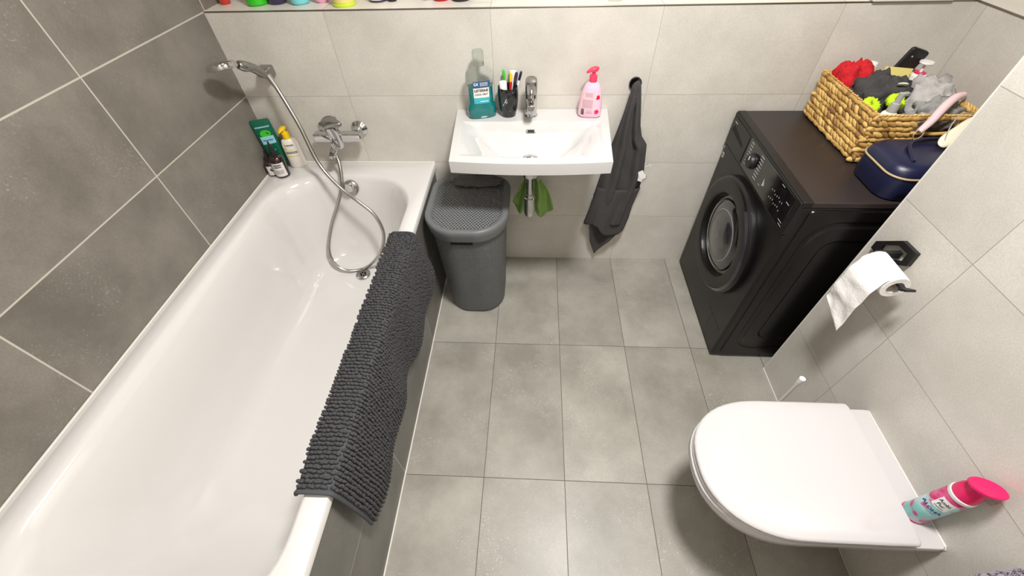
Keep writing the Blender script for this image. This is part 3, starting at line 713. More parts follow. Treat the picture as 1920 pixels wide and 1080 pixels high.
rings = [[(lerp(cx_, p[0], s_), lerp(cy_, p[1], s_), .566+.010*(1-s_*s_)) for p in base] for s_ in (1, .8, .6, .4, .2, .02)]
o = b.loft(rings, False, True).build('lid_panel', hml.m, hmp, world=True, ang=80)
uvmap(o, lambda vi: (o.data.vertices[vi].co.x+1, o.data.vertices[vi].co.y+1))
b = MB().box(.872, .962, -.4565, -.449, .499, .517); b.build('grip_slot', 'darkgap', hmp, world=True, bevel=.002)

def crumple(name, label, cat, c, rx, ry, h, m, seed, amp=.25, fr=2.2, n=44, rot=0, base=0, grp=None, clamp=None):
    """a crumpled cloth: closed lump with folds, thing = mesh"""
    b = MB(); rings = []
    for i in range(1, n//2):
        ph = -PI/2+PI*i/(n//2); ring = []
        for j in range(n):
            a = 2*PI*j/n; d = Vector((math.cos(ph)*math.cos(a), math.cos(ph)*math.sin(a), math.sin(ph)))
            f = 1+amp*(noise.fractal(d*fr+Vector((seed, 0, 0)), 1.0, 2.0, 3))+amp*.8*(abs(nz(d.x*fr*1.7+seed, d.y*fr*1.7, d.z*2))-.25)
            z = d.z*h*f
            if z < 0: z *= base
            x, y = d.x*rx*f, d.y*ry*f
            ring.append((c[0]+x*math.cos(rot)-y*math.sin(rot), c[1]+x*math.sin(rot)+y*math.cos(rot), c[2]+z))
        rings.append(ring)
    o = b.loft(rings).build(name, m, ang=180)
    me = o.data; cc = Vector(c)
    for v in me.vertices:
        if clamp and v.co.z < BZ1+.006:
            k_ = smooth(BZ1+.006, BZ1-.010, v.co.z) if v.co.z > BZ1-.010 else 1
            v.co.x = lerp(v.co.x, min(BX1-.018, max(BX0+.018, v.co.x)), k_); v.co.y = lerp(v.co.y, min(BY1-.018, max(BY0+.018, v.co.y)), k_)
            v.co.z = max(v.co.z, BZ0+.008)
        v.co -= cc
    o.location = c; tag(o, label, cat, grp); return o
crumple('grey_cloth', 'folded grey cloth lying on the hamper lid below the washbasin', 'cloth', (.955, -.125, .581), .104, .046, .020, 'greyc3', 3.1, .25, 2.6, base=.02)
# green cloth behind the trap
gc = thing('green_cloth', 'bright green cloth tied behind the chrome trap under the basin', 'cloth', (1.2, -.11, .52))
b = MB()
def leaf(x0, x1, zt, zb, y0, sd, n=18):
    def f(u, v):
        z = lerp(zt-.02*abs(u-.5), zb+.05*abs(2*u-1)**1.5*1, v)
        wd = .35+.65*math.sin(min(1, v*1.3)*PI/2); x = lerp(.5*(x0+x1)+(.5*(x0+x1)-TX)*-.5*(1-v), 0, 0)+(u-.5)*(x1-x0)*wd
        return (x, y0-.016*math.sin(u*9+sd+v*3)-.010*nz(u*4, v*4, sd), z)
    b.grid(f, n, n)
leaf(1.108, 1.178, .590, .418, -.13, .4); leaf(1.20, 1.295, .592, .395, -.13, 2.0); leaf(1.15, 1.24, .585, .47, -.105, 4)
b.build('cloth_body', 'green', gc, world=True, ang=180, solid=.003)

# ------------------------------------------------------------------ washing machine
WX0, WX1, WY0, WY1, WZ = 2.010, 2.610, -.628, -.022, .845
wm = thing('washing_machine', 'black front-loading washing machine in the right corner recess', 'washing machine', (2.3, -.32, 0))
b = MB().box(WX0+.006, WX1, WY0, WY1, .018, WZ-.022); b.build('casing', 'wash', wm, world=True, bevel=.006)
b = MB().box(WX0+.002, WX1, WY0-.002, WY1+.002, WZ-.021, WZ); b.build('top_cover', 'washtop', wm, world=True, bevel=.004)
b = MB().box(WX0+.001, WX0+.034, WY0-.0025, WY1+.0025, WZ-.0205, WZ+.0008); b.build('top_front_strip', 'wash', wm, world=True, bevel=.004)
b = MB().box(WX0-.004, WX0+.012, WY0, WY1, .715, WZ-.003); b.build('control_panel', 'wash', wm, world=True, bevel=.004)
b = MB().box(WX0-.0005, WX0+.01, WY0+.001, WY1-.001, .02, .712); b.build('front_panel', 'wash', wm, world=True, bevel=.004)
b = MB()
b.loft([[(WX0-.0048, p[0], p[1]) for p in rr(-.600, -.215, .722, .834, .006, 0, 4)], [(WX0-.003, p[0], p[1]) for p in rr(-.601, -.214, .721, .835, .006, 0, 4)]][::-1], False, True)
b.build('display_panel', 'blackg', wm, world=True)
b = MB(); b.box(WX0-.0065, WX0-.003, -.205, -.030, .725, .832); dwr = b.build('detergent_drawer', 'wash', wm, world=True, bevel=.003)
b = MB(); f = WX0-.0068
b.add([(f, -.045, .782), (f, -.062, .806), (f, -.175, .780), (f, -.180, .772), (f, -.165, .770)], [(0, 1, 2, 3, 4)]); b.build('drawer_grip', 'darkgap', dwr, world=True)
KC = (.0, -.285, .778)
b = MB().lathe([(.029, WX0-.004), (.029, WX0-.009), (.0255, WX0-.010), (.0240, WX0-.019), (.022, WX0-.0215), (0, WX0-.022)], 40, c=KC, axis='x', cap=False); kb = b.build('knob', 'blackp', wm, world=True)
b = MB().box(WX0-.023, WX0-.0215, -.2875, -.2835, .784, .798); b.build('knob_mark', 'printw', kb, world=True)
b = MB(); f = WX0-.0052
for k in range(8):
    zz = .740+k*.0118
    b.box(f, f+.0004, -.250, -.230, zz, zz+.0024); b.box(f, f+.0004, -.352, -.326, zz, zz+.0024)
b.box(f, f+.0004, -.392, -.378, .744, .7455); b.add([(f, -.402, .752), (f, -.418, .760), (f, -.402, .782)], [(0, 1, 2)])
for k in range(14): b.box(f, f+.0004, -.47-.013*(k % 7)-.0022, -.47-.013*(k % 7), .752+.026*(k//7)+.003*(k % 3), .757+.026*(k//7)+.003*(k % 3))
for (y0, y1, z0) in ((-.525, -.505, .826), (-.585, -.565, .800), (-.595, -.570, .738), (-.600, -.58, .728)): b.box(f, f+.0004, y0, y1, z0, z0+.0018)
b.build('panel_print', 'silver', wm, world=True)
b = MB(); f = WX0-.0073; b.box(f, f+.0004, -.078, -.052, .815, .8185); 
b.box(WX0-.0012, WX0-.0004, -.052, -.034, .655, .676); b.box(WX0-.0012, WX0-.0004, -.032, -.029, .69, .70); b.build('badge', 'silver', wm, world=True)
b = MB().box(WX0-.0018, WX0-.001, -.0465, -.0395, .661, .670); b.build('badge_symbol', 'printk', wm, world=True)
# door, turned about an axis along x
DC = (0, -.326, .458); X = WX0
b = MB().lathe([(.243, X+.002), (.245, X-.008), (.243, X-.020), (.236, X-.029), (.228, X-.033), (.182, X-.034), (.177, X-.033), (.173, X-.028), (.170, X-.006)], 80, c=DC, axis='x', cap=False)
door = b.build('door', 'wash', wm, world=True, ang=22)
b = MB().lathe([(.172, X-.008), (.163, X-.009), (.153, X-.012), (.149, X-.010), (.148, X-.0)], 72, c=DC, axis='x', cap=False); b.build('inner_ring', 'blackg', door, world=True, ang=70)
b = MB().lathe([(.1475, X-.013), (.1455, X-.0165), (.1435, X-.013)], 72, c=DC, axis='x', cap=False); b.build('chrome_ring', 'chrome_b', door, world=True, ang=70)
b = MB().lathe([(.144, X-.0125), (.128, X-.019), (.108, X-.021), (.1, X-.0205), (.08, X-.024), (.05, X-.028), (0, X-.030)], 60, c=DC, axis='x', cap=False); b.build('door_glass', 'smoke', door, world=True, ang=30)
b = MB().lathe([(.109, X-.0212), (.1083, X-.0218), (.107, X-.0216)], 60, c=DC, axis='x', cap=False); b.build('glass_step', 'silver', door, world=True, ang=70)
# gloss grip arc along the near side of the door
b = MB(); ri = []
for k in range(33):
    a = math.radians(lerp(-62, 62, k/32)); c_, s_ = math.cos(a), math.sin(a)
    ri.append([(x_, DC[1]-r_*c_, DC[2]+r_*s_) for r_, x_ in ((.2425, X-.0180), (.2345, X-.0300), (.2245, X-.0365), (.2245, X-.0330), (.232, X-.0280), (.239, X-.0180))])
b.loft(ri); b.build('door_grip', 'gripm', door, world=True, ang=70)
# side relief on the near side
b = MB()
def sring(x0, x1, z0, z1, r_, y): return [(p[0], y, p[1]) for p in rr(x0, x1, z0, z1, r_, 0, 8)]
b.loft([sring(2.045, 2.60, .03, .815, .015, WY0+.001), sring(2.047, 2.598, .032, .813, .015, WY0-.004), sring(2.075, 2.57, .075, .775, .09, WY0-.004), sring(2.082, 2.563, .082, .768, .085, WY0-.0005),
        sring(2.095, 2.55, .095, .755, .075, WY0-.0005), sring(2.102, 2.543, .102, .748, .07, WY0-.005), sring(2.145, 2.50, .15, .70, .05, WY0-.005), sring(2.152, 2.493, .157, .693, .045, WY0-.0015)], False, True)
b.build('side_panel', 'wash', wm, world=True, ang=20)
for x in (2.05, 2.56):
    for y in (-.57, -.08): MB().lathe([(.022, .0005), (.022, .012), (.014, .020)], 18, c=(x, y, 0)).build('foot', 'blackp', wm, world=True)
b = MB().box(WX0-.001, WX0, -.60, -.46, .155, .156).box(WX0-.001, WX0, -.5, -.499, .06, .155); b.build('filter_flap_seam', 'darkgap', wm, world=True)

# ------------------------------------------------------------------ wicker basket
BX0, BX1, BY0, BY1, BZ0, BZ1 = 2.243, 2.560, -.412, -.052, .8485, 1.004
bk = thing('wicker_basket', 'braided natural wicker basket full of toiletries on the washing machine', 'basket', ((BX0+BX1)/2, (BY0+BY1)/2, BZ0))
b = MB()
def wall_blobs(P0, P1, nrm, zrange=(0, 1), skip=None):
    P0 = Vector(P0); P1 = Vector(P1); d = (P1-P0); L_ = d.length; d.normalize(); n_ = Vector(nrm)
    nrow = 9; hz = (BZ1-BZ0)/nrow
    for r_ in range(nrow):
        z = BZ0+hz*(r_+.5); s_ = .008+.006*(r_ % 2)
        while s_ < L_-.006:
            if not (skip and skip(s_/L_, r_/nrow)):
                t_ = -.50 if r_ % 2 else .05
                t_ += rnd.uniform(-.22, .22); ax = (d*math.cos(t_)+Vector((0, 0, 1))*math.sin(t_)); up_ = n_.cross(ax)
                c_ = P0+d*s_+Vector((0, 0, z-P0.z))+n_*rnd.uniform(-.0012, .0022)
                k = rnd.random(); k = k if k > .12 else 0
                b.ell(c_, (ax*rnd.uniform(.018, .023), up_*rnd.uniform(.0078, .0098), n_*.0066), 8, 6, a=min(1, k*.9+.1))
            s_ += rnd.uniform(.019, .024)
c = .007
wall_blobs((BX0+c, BY1, BZ0), (BX0+c, BY0, BZ0), (-1, 0, 0))
wall_blobs((BX0, BY0+c, BZ0), (BX1, BY0+c, BZ0), (0, -1, 0), skip=lambda s_, r_: .42 < s_ < .80 and .48 < r_ < .80)
wall_blobs((BX1-c, BY0, BZ0), (BX1-c, BY1, BZ0), (1, 0, 0))
wall_blobs((BX1, BY1-c, BZ0), (BX0, BY1-c, BZ0), (0, 1, 0), skip=lambda s_, r_: .3 < s_ < .7 and .48 < r_ < .80)
b.build('woven_wall', 'wicker', bk, world=True, attr=True, ang=180)
b = MB()
rim = [(BX0+.006, BY1-.006), (BX0+.006, BY0+.006), (BX1-.006, BY0+.006), (BX1-.006, BY1-.006)]
for i in range(4):
    p, q = Vector(rim[i]+(BZ1,)), Vector(rim[(i+1) % 4]+(BZ1,)); L_ = (q-p).length; n = int(L_/.012)
    for k in range(n+1):
        t_ = k/n; c_ = p.lerp(q, t_); d = (q-p).normalized(); ax = (d+Vector((0, 0, .45)) + d.cross(Vector((0, 0, 1)))*.3).normalized()
        b.ell(c_+Vector((0, 0, rnd.uniform(-.001, .001))), (ax*.011, ax.orthogonal().normalized()*.0038, ax.cross(ax.orthogonal()).normalized()*.0038), 8, 6, a=rnd.uniform(.45, 1))
b.build('rim', 'wicker', bk, world=True, attr=True, ang=180)
b = MB().box(BX0+.008, BX1-.008, BY0+.008, BY1-.008, BZ0+.001, BZ0+.006); b.a = [.2]*len(b.v); b.build('bottom', 'wicker', bk, world=True, attr=True)
b = MB()
b.tube([(lerp(BX0, BX1, .40), BY0+.004, .950), (lerp(BX0, BX1, .62), BY0-.001, .949), (lerp(BX0, BX1, .82), BY0+.004, .951)], .0055, 8, a=.8)
b.build('handle_strand', 'wicker', bk, world=True, attr=True)
ZI = BZ0+.0065
# contents
crumple('red_cloth', 'bright red crumpled cloth at the back left of the basket', 'cloth', (2.312, -.110, .960), .074, .042, .088, 'red', 1.3, .34, 3.0, base=.9, clamp=1)
crumple('charcoal_washcloth', 'crumpled charcoal washcloth on top in the basket', 'cloth', (2.350, -.225, .978), .092, .072, .074, 'charcoal', 6.2, .38, 2.4, rot=.1, base=.9, clamp=1)
crumple('grey_washcloth', 'crumpled light grey washcloth spilling at the right of the basket', 'cloth', (2.478, -.262, .965), .088, .082, .084, 'greyc2', 11.4, .38, 2.6, rot=-.2, base=.9, clamp=1)
crumple('grey_sock', 'rolled mottled grey cloth lying at the near right of the basket', 'cloth', (2.462, -.340, .968), .066, .036, .058, 'greyc', 15.7, .38, 2.6, rot=-.1, base=.9, clamp=1)
def scr(x, y, z, r_, label):
    b = MB(); rings = []
    for i in range(36):
        a = 2*PI*i/36; ring = []
        for j in range(12):
            t_ = 2*PI*j/12; q = .011*(1+.25*math.sin(i*2.1+j)+.2*nz(i*.9, j*.7, x*30)); rd = r_+q*math.cos(t_)
            ring.append((rd*math.cos(a), rd*math.sin(a), q*math.sin(t_)*1.2))
        rings.append(ring)
    rings.append(rings[0]); o = b.loft(rings, False, False).build('scrunchie', 'lime', ang=180); o.location = (x, y, z); o.rotation_euler = (.5, .2, 0)
    tag(o, label, 'scrunchie', 'neon scrunchies in the basket')
scr(2.272, -.318, .996, .016, 'neon yellow-green scrunchie left of the spray bottle in the basket')
scr(2.338, -.322, 1.008, .016, 'neon yellow-green scrunchie right of the spray bottle in the basket')
def simple_bottle(name, label, cat, loc, prof, mat_, capprof=None, capm='whitep', rot=(0, 0, 0), extra=None):
    t_ = thing(name, label, cat, loc, rot); MB().lathe(prof, 28, cap=False).build('bottle_body', mat_, t_)
    if capprof: MB().lathe(capprof, 28, cap=False).build('cap', capm, t_)
    return t_
simple_bottle('deodorant_bottle', 'white bottle with plain white cap behind the red cloth in the basket', 'bottle', (2.372, -.088, ZI), [(0, 0), (.022, 0), (.024, .004), (.024, .135), (.018, .148)], 'lotion', [(.0175, .146), (.018, .149), (.0165, .186), (.015, .189), (0, .19)])
pb = simple_bottle('pump_bottle', 'white pump bottle with magenta collar at the back right of the basket', 'bottle', (2.520, -.125, ZI), [(0, 0), (.026, 0), (.029, .004), (.029, .120), (.027, .126), (.0255, .160), (.017, .166)], 'lotion')
MB().lathe([(.0175, .163), (.0175, .169), (.009, .1705)], 26).build('collar', 'pinkp', pb)
b = MB().lathe([(.0045, .168), (.0045, .193), (.019, .1955), (.021, .199), (.020, .203), (0, .204)], 26, cap=False); b.build('pump_head', 'whitep', pb)
sbt = thing('spray_bottle', 'small clear spray bottle with grey nozzle at the front of the basket', 'spray bottle', (2.298, -.376, ZI), (0, 0, .3)); sbt.scale = (1.0, 1.0, 1.1)
MB().lathe([(0, 0), (.022, 0), (.024, .004), (.024, .118), (.020, .130), (.013, .136)], 28, cap=False).build('bottle_body', 'lotion', sbt)
MB().lathe([(.014, .134), (.0145, .137), (.012, .158), (.008, .160), (.008, .172), (.0085, .185), (0, .186)], 24, cap=False).build('nozzle', 'greyp', sbt)
MB().box(-.004, .022, -.006, .006, .176, .186).build('spray_tip', 'greyp', sbt, bevel=.002)
tb_ = thing('grey_cap_tube', 'white tube with grey flip cap right of the spray bottle in the basket', 'tube', (2.375, -.372, ZI), (0, .25, 0))
MB().loft(bottle_rings([(0, .022, .003, 2), (.06, .021, .014, 2), (.112, .017, .016, 2)], 26)).build('tube_body', 'lotion', tb_)
MB().lathe([(.0175, .111), (.018, .114), (.015, .140), (.012, .144), (0, .145)], 26, cap=False).build('cap', 'greyp', tb_)
bx = thing('black_case', 'flat black case standing up behind the basket contents', 'case', (2.438, -.078, ZI+.0), (math.radians(3), math.radians(15), math.radians(-6)))
MB().loft([[(p[0], yy, p[1]) for p in rr(-.030*s_, .030*s_, .009, .240, .010, 0, 5)] for yy, s_ in ((-.007, .95), (-.0055, 1), (.0055, 1), (.007, .95))]).build('case_body', 'blackp', bx)
MB().lathe([(.0025, -.0076), (.0025, -.0071)], 12, c=(-.012, 0, .215), axis='y').build('stud', 'silver', bx)
ye = thing('yellow_packet', 'pale yellow packet standing behind the charcoal washcloth', 'packet', (2.440, -.135, ZI), (math.radians(-4), 0, math.radians(-18)))
MB().loft([[(p[0], p[1], z) for p in rr(-w_, w_, -d_, d_, d_*.9, 0, 4)] for z, w_, d_ in ((.0, .036, .010), (.02, .040, .013), (.12, .040, .010), (.176, .040, .002), (.184, .040, .0012))]).build('packet_body', 'sachet', ye)
wl = thing('white_oval', 'thin white oval pad on the charcoal washcloth in the basket', 'pad', (2.352, -.290, 1.050), (math.radians(-32), math.radians(10), 0))  # thin white oval of unknown kind
MB().lathe([(0, .002), (.012, .002), (.0135, .0005), (.0135, -.001), (.012, -.002), (0, -.002)], 26, cap=False).build('pad_disc', 'whitep', wl)
# pale pink wand sticking out over the near rim
pw = thing('pink_hair_tool', 'pale pink hair styling wand leaning over the near side of the basket', 'hair tool', (2.43, -.42, 1.0))
P = catmull([U(1722, 248, 1, -.452), U(1745, 228, 1, -.435), U(1768, 203, 1, -.41), U(1790, 184, 1, -.385), U(1806, 178, 1, -.365)], 5)
b = MB().tube(P, [.0085+.0035*math.sin(i/len(P)*PI) for i in range(len(P))], 14); b.build('wand_body', 'softpink', pw, world=True)
b = MB().tube(catmull([P[1]+Vector((-.006, 0, .006)), P[1]+Vector((-.02, -.01, -.006)), P[1]+Vector((-.01, -.012, -.022)), P[1]+Vector((.008, -.008, -.012)), P[1]+Vector((.012, 0, .004))], 5), .0014, 6); b.build('wire_loop', 'piping', pw, world=True)
# navy toiletry bag
nb_ = thing('toiletry_bag', 'navy blue toiletry bag with gold zip in front of the basket', 'bag', (2.38, -.53, .8465))
b = MB(); rg = []
for z, s_ in ((.8465, .88), (.850, .96), (.880, 1.0), (.925, .995), (.943, .95), (.952, .86), (.956, .70), (.957, .4)):
    cx_, cy_ = 2.372, -.5305; rg.append([(cx_+(p[0]-cx_)*s_, cy_+(p[1]-cy_)*s_, z+(.004*nz(p[0]*14, p[1]*14) if z > .93 else 0)) for p in rr(2.222, 2.522, -.626, -.436, .052, 0, 8)])
b.loft(rg); b.build('bag_body', 'navy', nb_, world=True, ang=60)
zp = [Vector((2.372+(p[0]-2.372)*1.004, -.5305+(p[1]+.5305)*1.004, .922)) for p in rr(2.222, 2.522, -.626, -.436, .052, 0, 8)]
b = MB().tube(zp+[zp[0]], .0028, 8); b.build('zip', 'piping', nb_, world=True)
b = MB().tube(catmull([(2.275, -.585, .956), (2.31, -.50, .966), (2.40, -.475, .966), (2.46, -.50, .956)], 6), .005, 8); b.build('carry_strap', 'navy', nb_, world=True)
# cream eye mask on top of the bag
em = thing('cream_sleep_mask', 'cream sleep mask with a thin strap lying on the navy bag', 'sleep mask', (2.47, -.50, .965))
c0 = Vector((2.452, -.470, .985)); 
b = MB(); dX = Vector((.80, .50, .20)).normalized(); dY = Vector((-.45, .75, .40)).normalized()
dY = (dY-dX*dY.dot(dX)).normalized(); dN = dX.cross(dY)
def mring(s_, h): return [c0+dX*(.088*s_*math.cos(a))+dY*((.026+.006*math.cos(2*a))*s_*math.sin(a)-.010*abs(math.cos(a))**.5*0)+dN*h for a in [2*PI*k/40 for k in range(40)]]
b.loft([mring(.9, -.004), mring(1, 0), mring(.97, .004), mring(.8, .007), mring(.4, .009)]); b.build('mask_body', 'cream', em, world=True, ang=70)
b = MB().tube(catmull([c0-dX*.075+dN*.004, c0-dX*.03+dY*.03+dN*.018, c0+dX*.03+dY*.04+dN*.02, c0+dX*.08+dY*.01+dN*.006], 6), .0016, 6); b.build('strap', 'greyp', em, world=True)

# ------------------------------------------------------------------ toilet roll + holder
ho = thing('toilet_roll_holder', 'matt black toilet roll holder on the right wall', 'roll holder', (X1, -.78, .79))
b = MB(); o_ = [(-.712, .745), (-.712, .770), (-.778, .829), (-.834, .832), (-.838, .790), (-.775, .742)]; mc = (-.779, .786)
i_ = [(lerp(mc[0], p[0], .64), lerp(mc[1], p[1], .60)) for p in o_]
b.loft([[(X1-.0005, p[0], p[1]) for p in i_], [(X1-.012, p[0], p[1]) for p in i_], [(X1-.012, p[0], p[1]) for p in o_], [(X1-.0005, p[0], p[1]) for p in o_]], False, False)
b.build('wall_frame', 'blackp', ho, world=True)
RX, RZ = 2.160, .790
b = MB().box(RX-.006, X1-.008, -.802, -.790, RZ-.006, RZ+.014); b.box(RX-.006, RX+.006, -.930, -.790, RZ-.001, RZ+.007)
m_ = Matrix.Translation((RX, -.928, RZ+.005)) @ Matrix.Rotation(math.radians(-35), 4, 'X'); b.box(-.012, .012, -.020, .004, -.003, .003, m_)
b.build('arm', 'blackp', ho, world=True)
tr_ = thing('toilet_roll', 'white toilet paper roll with a long loose tail on the black holder', 'toilet paper', (RX, -.87, RZ))
RR = .034; ya_, yb2 = -.806, -.908; ZR = RZ-.012
b = MB().lathe([(.0205, ya_), (RR, ya_), (RR, yb2), (.0205, yb2)], 56, c=(RX, 0, ZR), axis='y', cap=False); b.build('roll', 'paper', tr_, world=True, ang=40)
b = MB().lathe([(.0205, ya_+.0005), (.0205, yb2-.0005), (.0195, yb2-.0005), (.0195, ya_+.0005), (.0205, ya_+.0005)], 40, c=(RX, 0, ZR), axis='y', cap=False); b.build('cardboard_core', 'card', tr_, world=True)
def tail(u, v):
    # leaves the top of the roll towards the room and hangs down; u along, v across
    q = catmull([(RX+.008, 0, ZR+RR*.99), (RX-.012, 0, ZR+RR*.98), (RX-.034, 0, ZR+RR*.62), (RX-.047, 0, ZR-.006), (RX-.050, 0, ZR-.060), (RX-.046, 0, ZR-.115), (RX-.040, 0, ZR-.168)], 8)
    k = u*(len(q)-1); i = min(int(k), len(q)-2); p = q[i].lerp(q[i+1], k-i)
    y = lerp(ya_-.001, yb2+.001, v)
    cut = smooth(.82, 1, u); drop = -.030*cut*v+.018*cut*(1-v)
    wob = .0016*math.sin(u*30)+.0012*nz(u*12, v*3)*3*u
    return (p.x+.0012+wob*min(1, u*3)-.010*u*(1-v), y+.002*math.sin(u*9), p.z+.001+drop)
b = MB(); b.grid(tail, 90, 24); b.build('loose_tail', 'paper', tr_, world=True, ang=180, solid=.0009)

# ------------------------------------------------------------------ toilet
to = thing('toilet', 'white wall-hung toilet with closed lid on the right wall', 'toilet', (2.0, -1.252, 0))
YC = -1.252
def dring(xr, xs, a_, b_, z, n=28, rb=.0, yc=YC):
    """D outline: rear at xr, straight sides to xs, half ellipse a_ x b_; rb rounds the rear corners"""
    out = [(xr, yc-b_+rb, z)]
    if rb: out = [(xr-rb+rb*math.cos(t_), yc-b_+rb+rb*math.sin(t_), z) for t_ in [-k*PI/8 for k in range(0, 5)]]
    else: out = [(xr, yc-b_, z)]*5
    out += [(lerp(xr-rb, xs, k/4), yc-b_, z) for k in range(1, 4)]
    for k in range(n+1):
        t_ = -PI/2+PI*k/n; sn = math.sin(t_); c_ = math.cos(t_)
        e_ = 2/2.25
        out.append((xs-a_*abs(c_)**e_, yc+b_*math.copysign(abs(sn)**e_, sn), z))
    out += [(lerp(xs, xr-rb, k/4), yc+b_, z) for k in range(1, 4)]
    if rb: out += [(xr-rb+rb*math.cos(t_), yc+b_-rb+rb*math.sin(t_), z) for t_ in [PI/2-k*PI/8 for k in range(0, 5)]]
    else: out += [(xr, yc+b_, z)]*5
    return out
XW = X1-.003
b = MB(); prof = [(.405, 1.668, .181), (.402, 1.664, .183), (.385, 1.664, .183), (.355, 1.674, .180), (.31, 1.705, .172), (.25, 1.765, .155), (.19, 1.845, .135), (.14, 1.93, .118), (.10, 2.01, .105), (.085, 2.05, .095)]
rg = [dring(XW, lerp(1.90, 2.12, smooth(.36, .09, z)), lerp(1.90, 2.12, smooth(.36, .09, z))-xf, hb, z, rb=.010) for z, xf, hb in prof][::-1]
b.loft(rg); b.build('bowl', 'toilet', to, world=True, ang=45)
b = MB(); b.loft([dring(2.155, 1.90, .232+s_, .183+s_, z, rb=.012) for z, s_ in ((.4065, -.006), (.409, 0), (.419, .001), (.4215, -.003))]); b.build('seat', 'toilet', to, world=True, ang=45)
b = MB(); b.loft([dring(2.150, 1.90, .231+s_, .1825+s_, z, rb=.008) for z, s_ in ((.4240, -.004), (.426, .001), (.435, .0025), (.4385, 0), (.4405, -.005), (.4412, -.03), (.4415, -.10))]); b.build('lid', 'toilet', to, world=True, ang=45)
for y in (YC-.09, YC+.09): MB().box(2.158, 2.168, y-.03, y+.03, .4055, .420).build('hinge', 'toilet', to, world=True, bevel=.003)
b = MB().tube([(X1-.002, YC-.181, .395), (X1-.002, YC-.181, .400), (X1-.002, YC-.176, .4055), (X1-.002, YC+.176, .4055), (X1-.002, YC+.181, .400), (X1-.002, YC+.181, .395)], .0024, 6); b.build('sealant', 'caulk', to, world=True)

# toilet brush
tb_ = thing('toilet_brush', 'white toilet brush standing behind the toilet, handle visible', 'toilet brush', (2.12, -.938, 0))
MB().lathe([(0, 0), (.045, 0), (.048, .004), (.044, .095), (.042, .098), (.040, .095), (.040, .010), (0, .010)], 30, cap=False).build('holder', 'whitep', tb_)
MB().lathe([(0, .02), (.030, .022), (.034, .05), (.028, .075), (.008, .085)], 24).build('brush_head', 'printw', tb_)
MB().lathe([(.0055, .06), (.0055, .30), (.009, .325), (.010, .350), (.0095, .3535), (.006, .3535), (.0055, .352), (0, .352)], 24, cap=False).build('handle', 'whitep', tb_)

# air freshener
fr = thing('air_freshener', 'air freshener can with hot pink trigger cap standing on the back of the toilet', 'air freshener', (2.197, -1.354, .4055), (0, 0, math.radians(-62)))
can = NT('can_print'); tc = can.n('ShaderNodeTexCoord').outputs['Object']
n1 = can.n('ShaderNodeTexNoise', {'Vector': tc, 'Scale': 26.0, 'Detail': 3.0}); n2 = can.n('ShaderNodeTexNoise', {'Vector': tc, 'Scale': 42.0, 'Detail': 1.0, 'W': 3.0}, noise_dimensions='4D')
sx = can.n('ShaderNodeSeparateXYZ', {0: tc})
c1 = can.mix(can.n('ShaderNodeMapRange', {0: n1.outputs[0], 1: .4, 2: .6}).outputs[0], lin((140, 205, 202)), lin((196, 216, 222)))
c1 = can.mix(can.n('ShaderNodeMapRange', {0: n2.outputs[0], 1: .58, 2: .66}).outputs[0], c1, lin((206, 92, 136)))
hi = can.n('ShaderNodeMapRange', {0: can.math('ADD', sx.outputs[2], can.math('MULTIPLY', sx.outputs[0], -1.1)), 1: .122, 2: .126}).outputs[0]
n3 = can.n('ShaderNodeMapRange', {0: n1.outputs[0], 1: .45, 2: .6}).outputs[0]
c1 = can.mix(hi, c1, can.mix(n3, lin((196, 20, 96)), lin((226, 96, 150))))
can.P(Base_Color=c1, Roughness=.3)
pf = [(0, .0225, .0225, 2), (.002, .0255, .0255, 2), (.150, .0255, .0255, 2), (.156, .0245, .0245, 2)]
MB().loft(bottle_rings(pf, 40)).build('can', can.m, fr)
MB().lathe([(.0262, .0), (.0268, .002), (.0262, .005)], 40).build('base_ring', 'pinkp', fr)
MB().lathe([(.0255, .1555), (.0265, .157), (.0262, .166), (.0235, .167)], 40).build('white_ring', 'printw', fr)
MB().lathe([(.0245, .166), (.0250, .170), (.0235, .188), (.0205, .200), (.018, .216)], 36).build('cap_base', 'pinkp', fr)
m_ = Matrix.Translation((.004, -.006, .226)) @ Matrix.Rotation(math.radians(62), 4, 'Z') @ Matrix.Rotation(math.radians(-27), 4, 'X')
MB().lathe([(.015, -.012), (.022, -.004), (.0295, .000), (.031, .003), (.0295, .0055), (.018, .004), (0, .003)], 44, mat=m_, cap=False).build('trigger_disc', 'pinkp', fr, ang=60)
MB().box(.018, .034, -.009, .009, .196, .214).build('nozzle', 'capglass', fr, bevel=.003)
fn = front_fn(pf, .0007); fn3 = front_fn(pf, .0013); lb = MB(); patch(lb, -.013, .015, .100, .142, fn, 10, 5); lb.build('name_plate', 'printw', fr)
tb = MB(); put_text(tb, 'Ambi', .014, 0, .129, fn3, .75, .0002); put_text(tb, 'Pur', .014, 0, .116, fn3, .75, .0002); squiggle(tb, -.008, .010, .106, fn3, .002); tb.build('lettering', 'printk', fr)
tb = MB(); put_text(tb, 'ALOHA', .0145, -.002, .084, fn3, .85, .0004); squiggle(tb, -.014, .012, .073, fn3, .0012); tb.build('lettering', 'labelblue', fr)

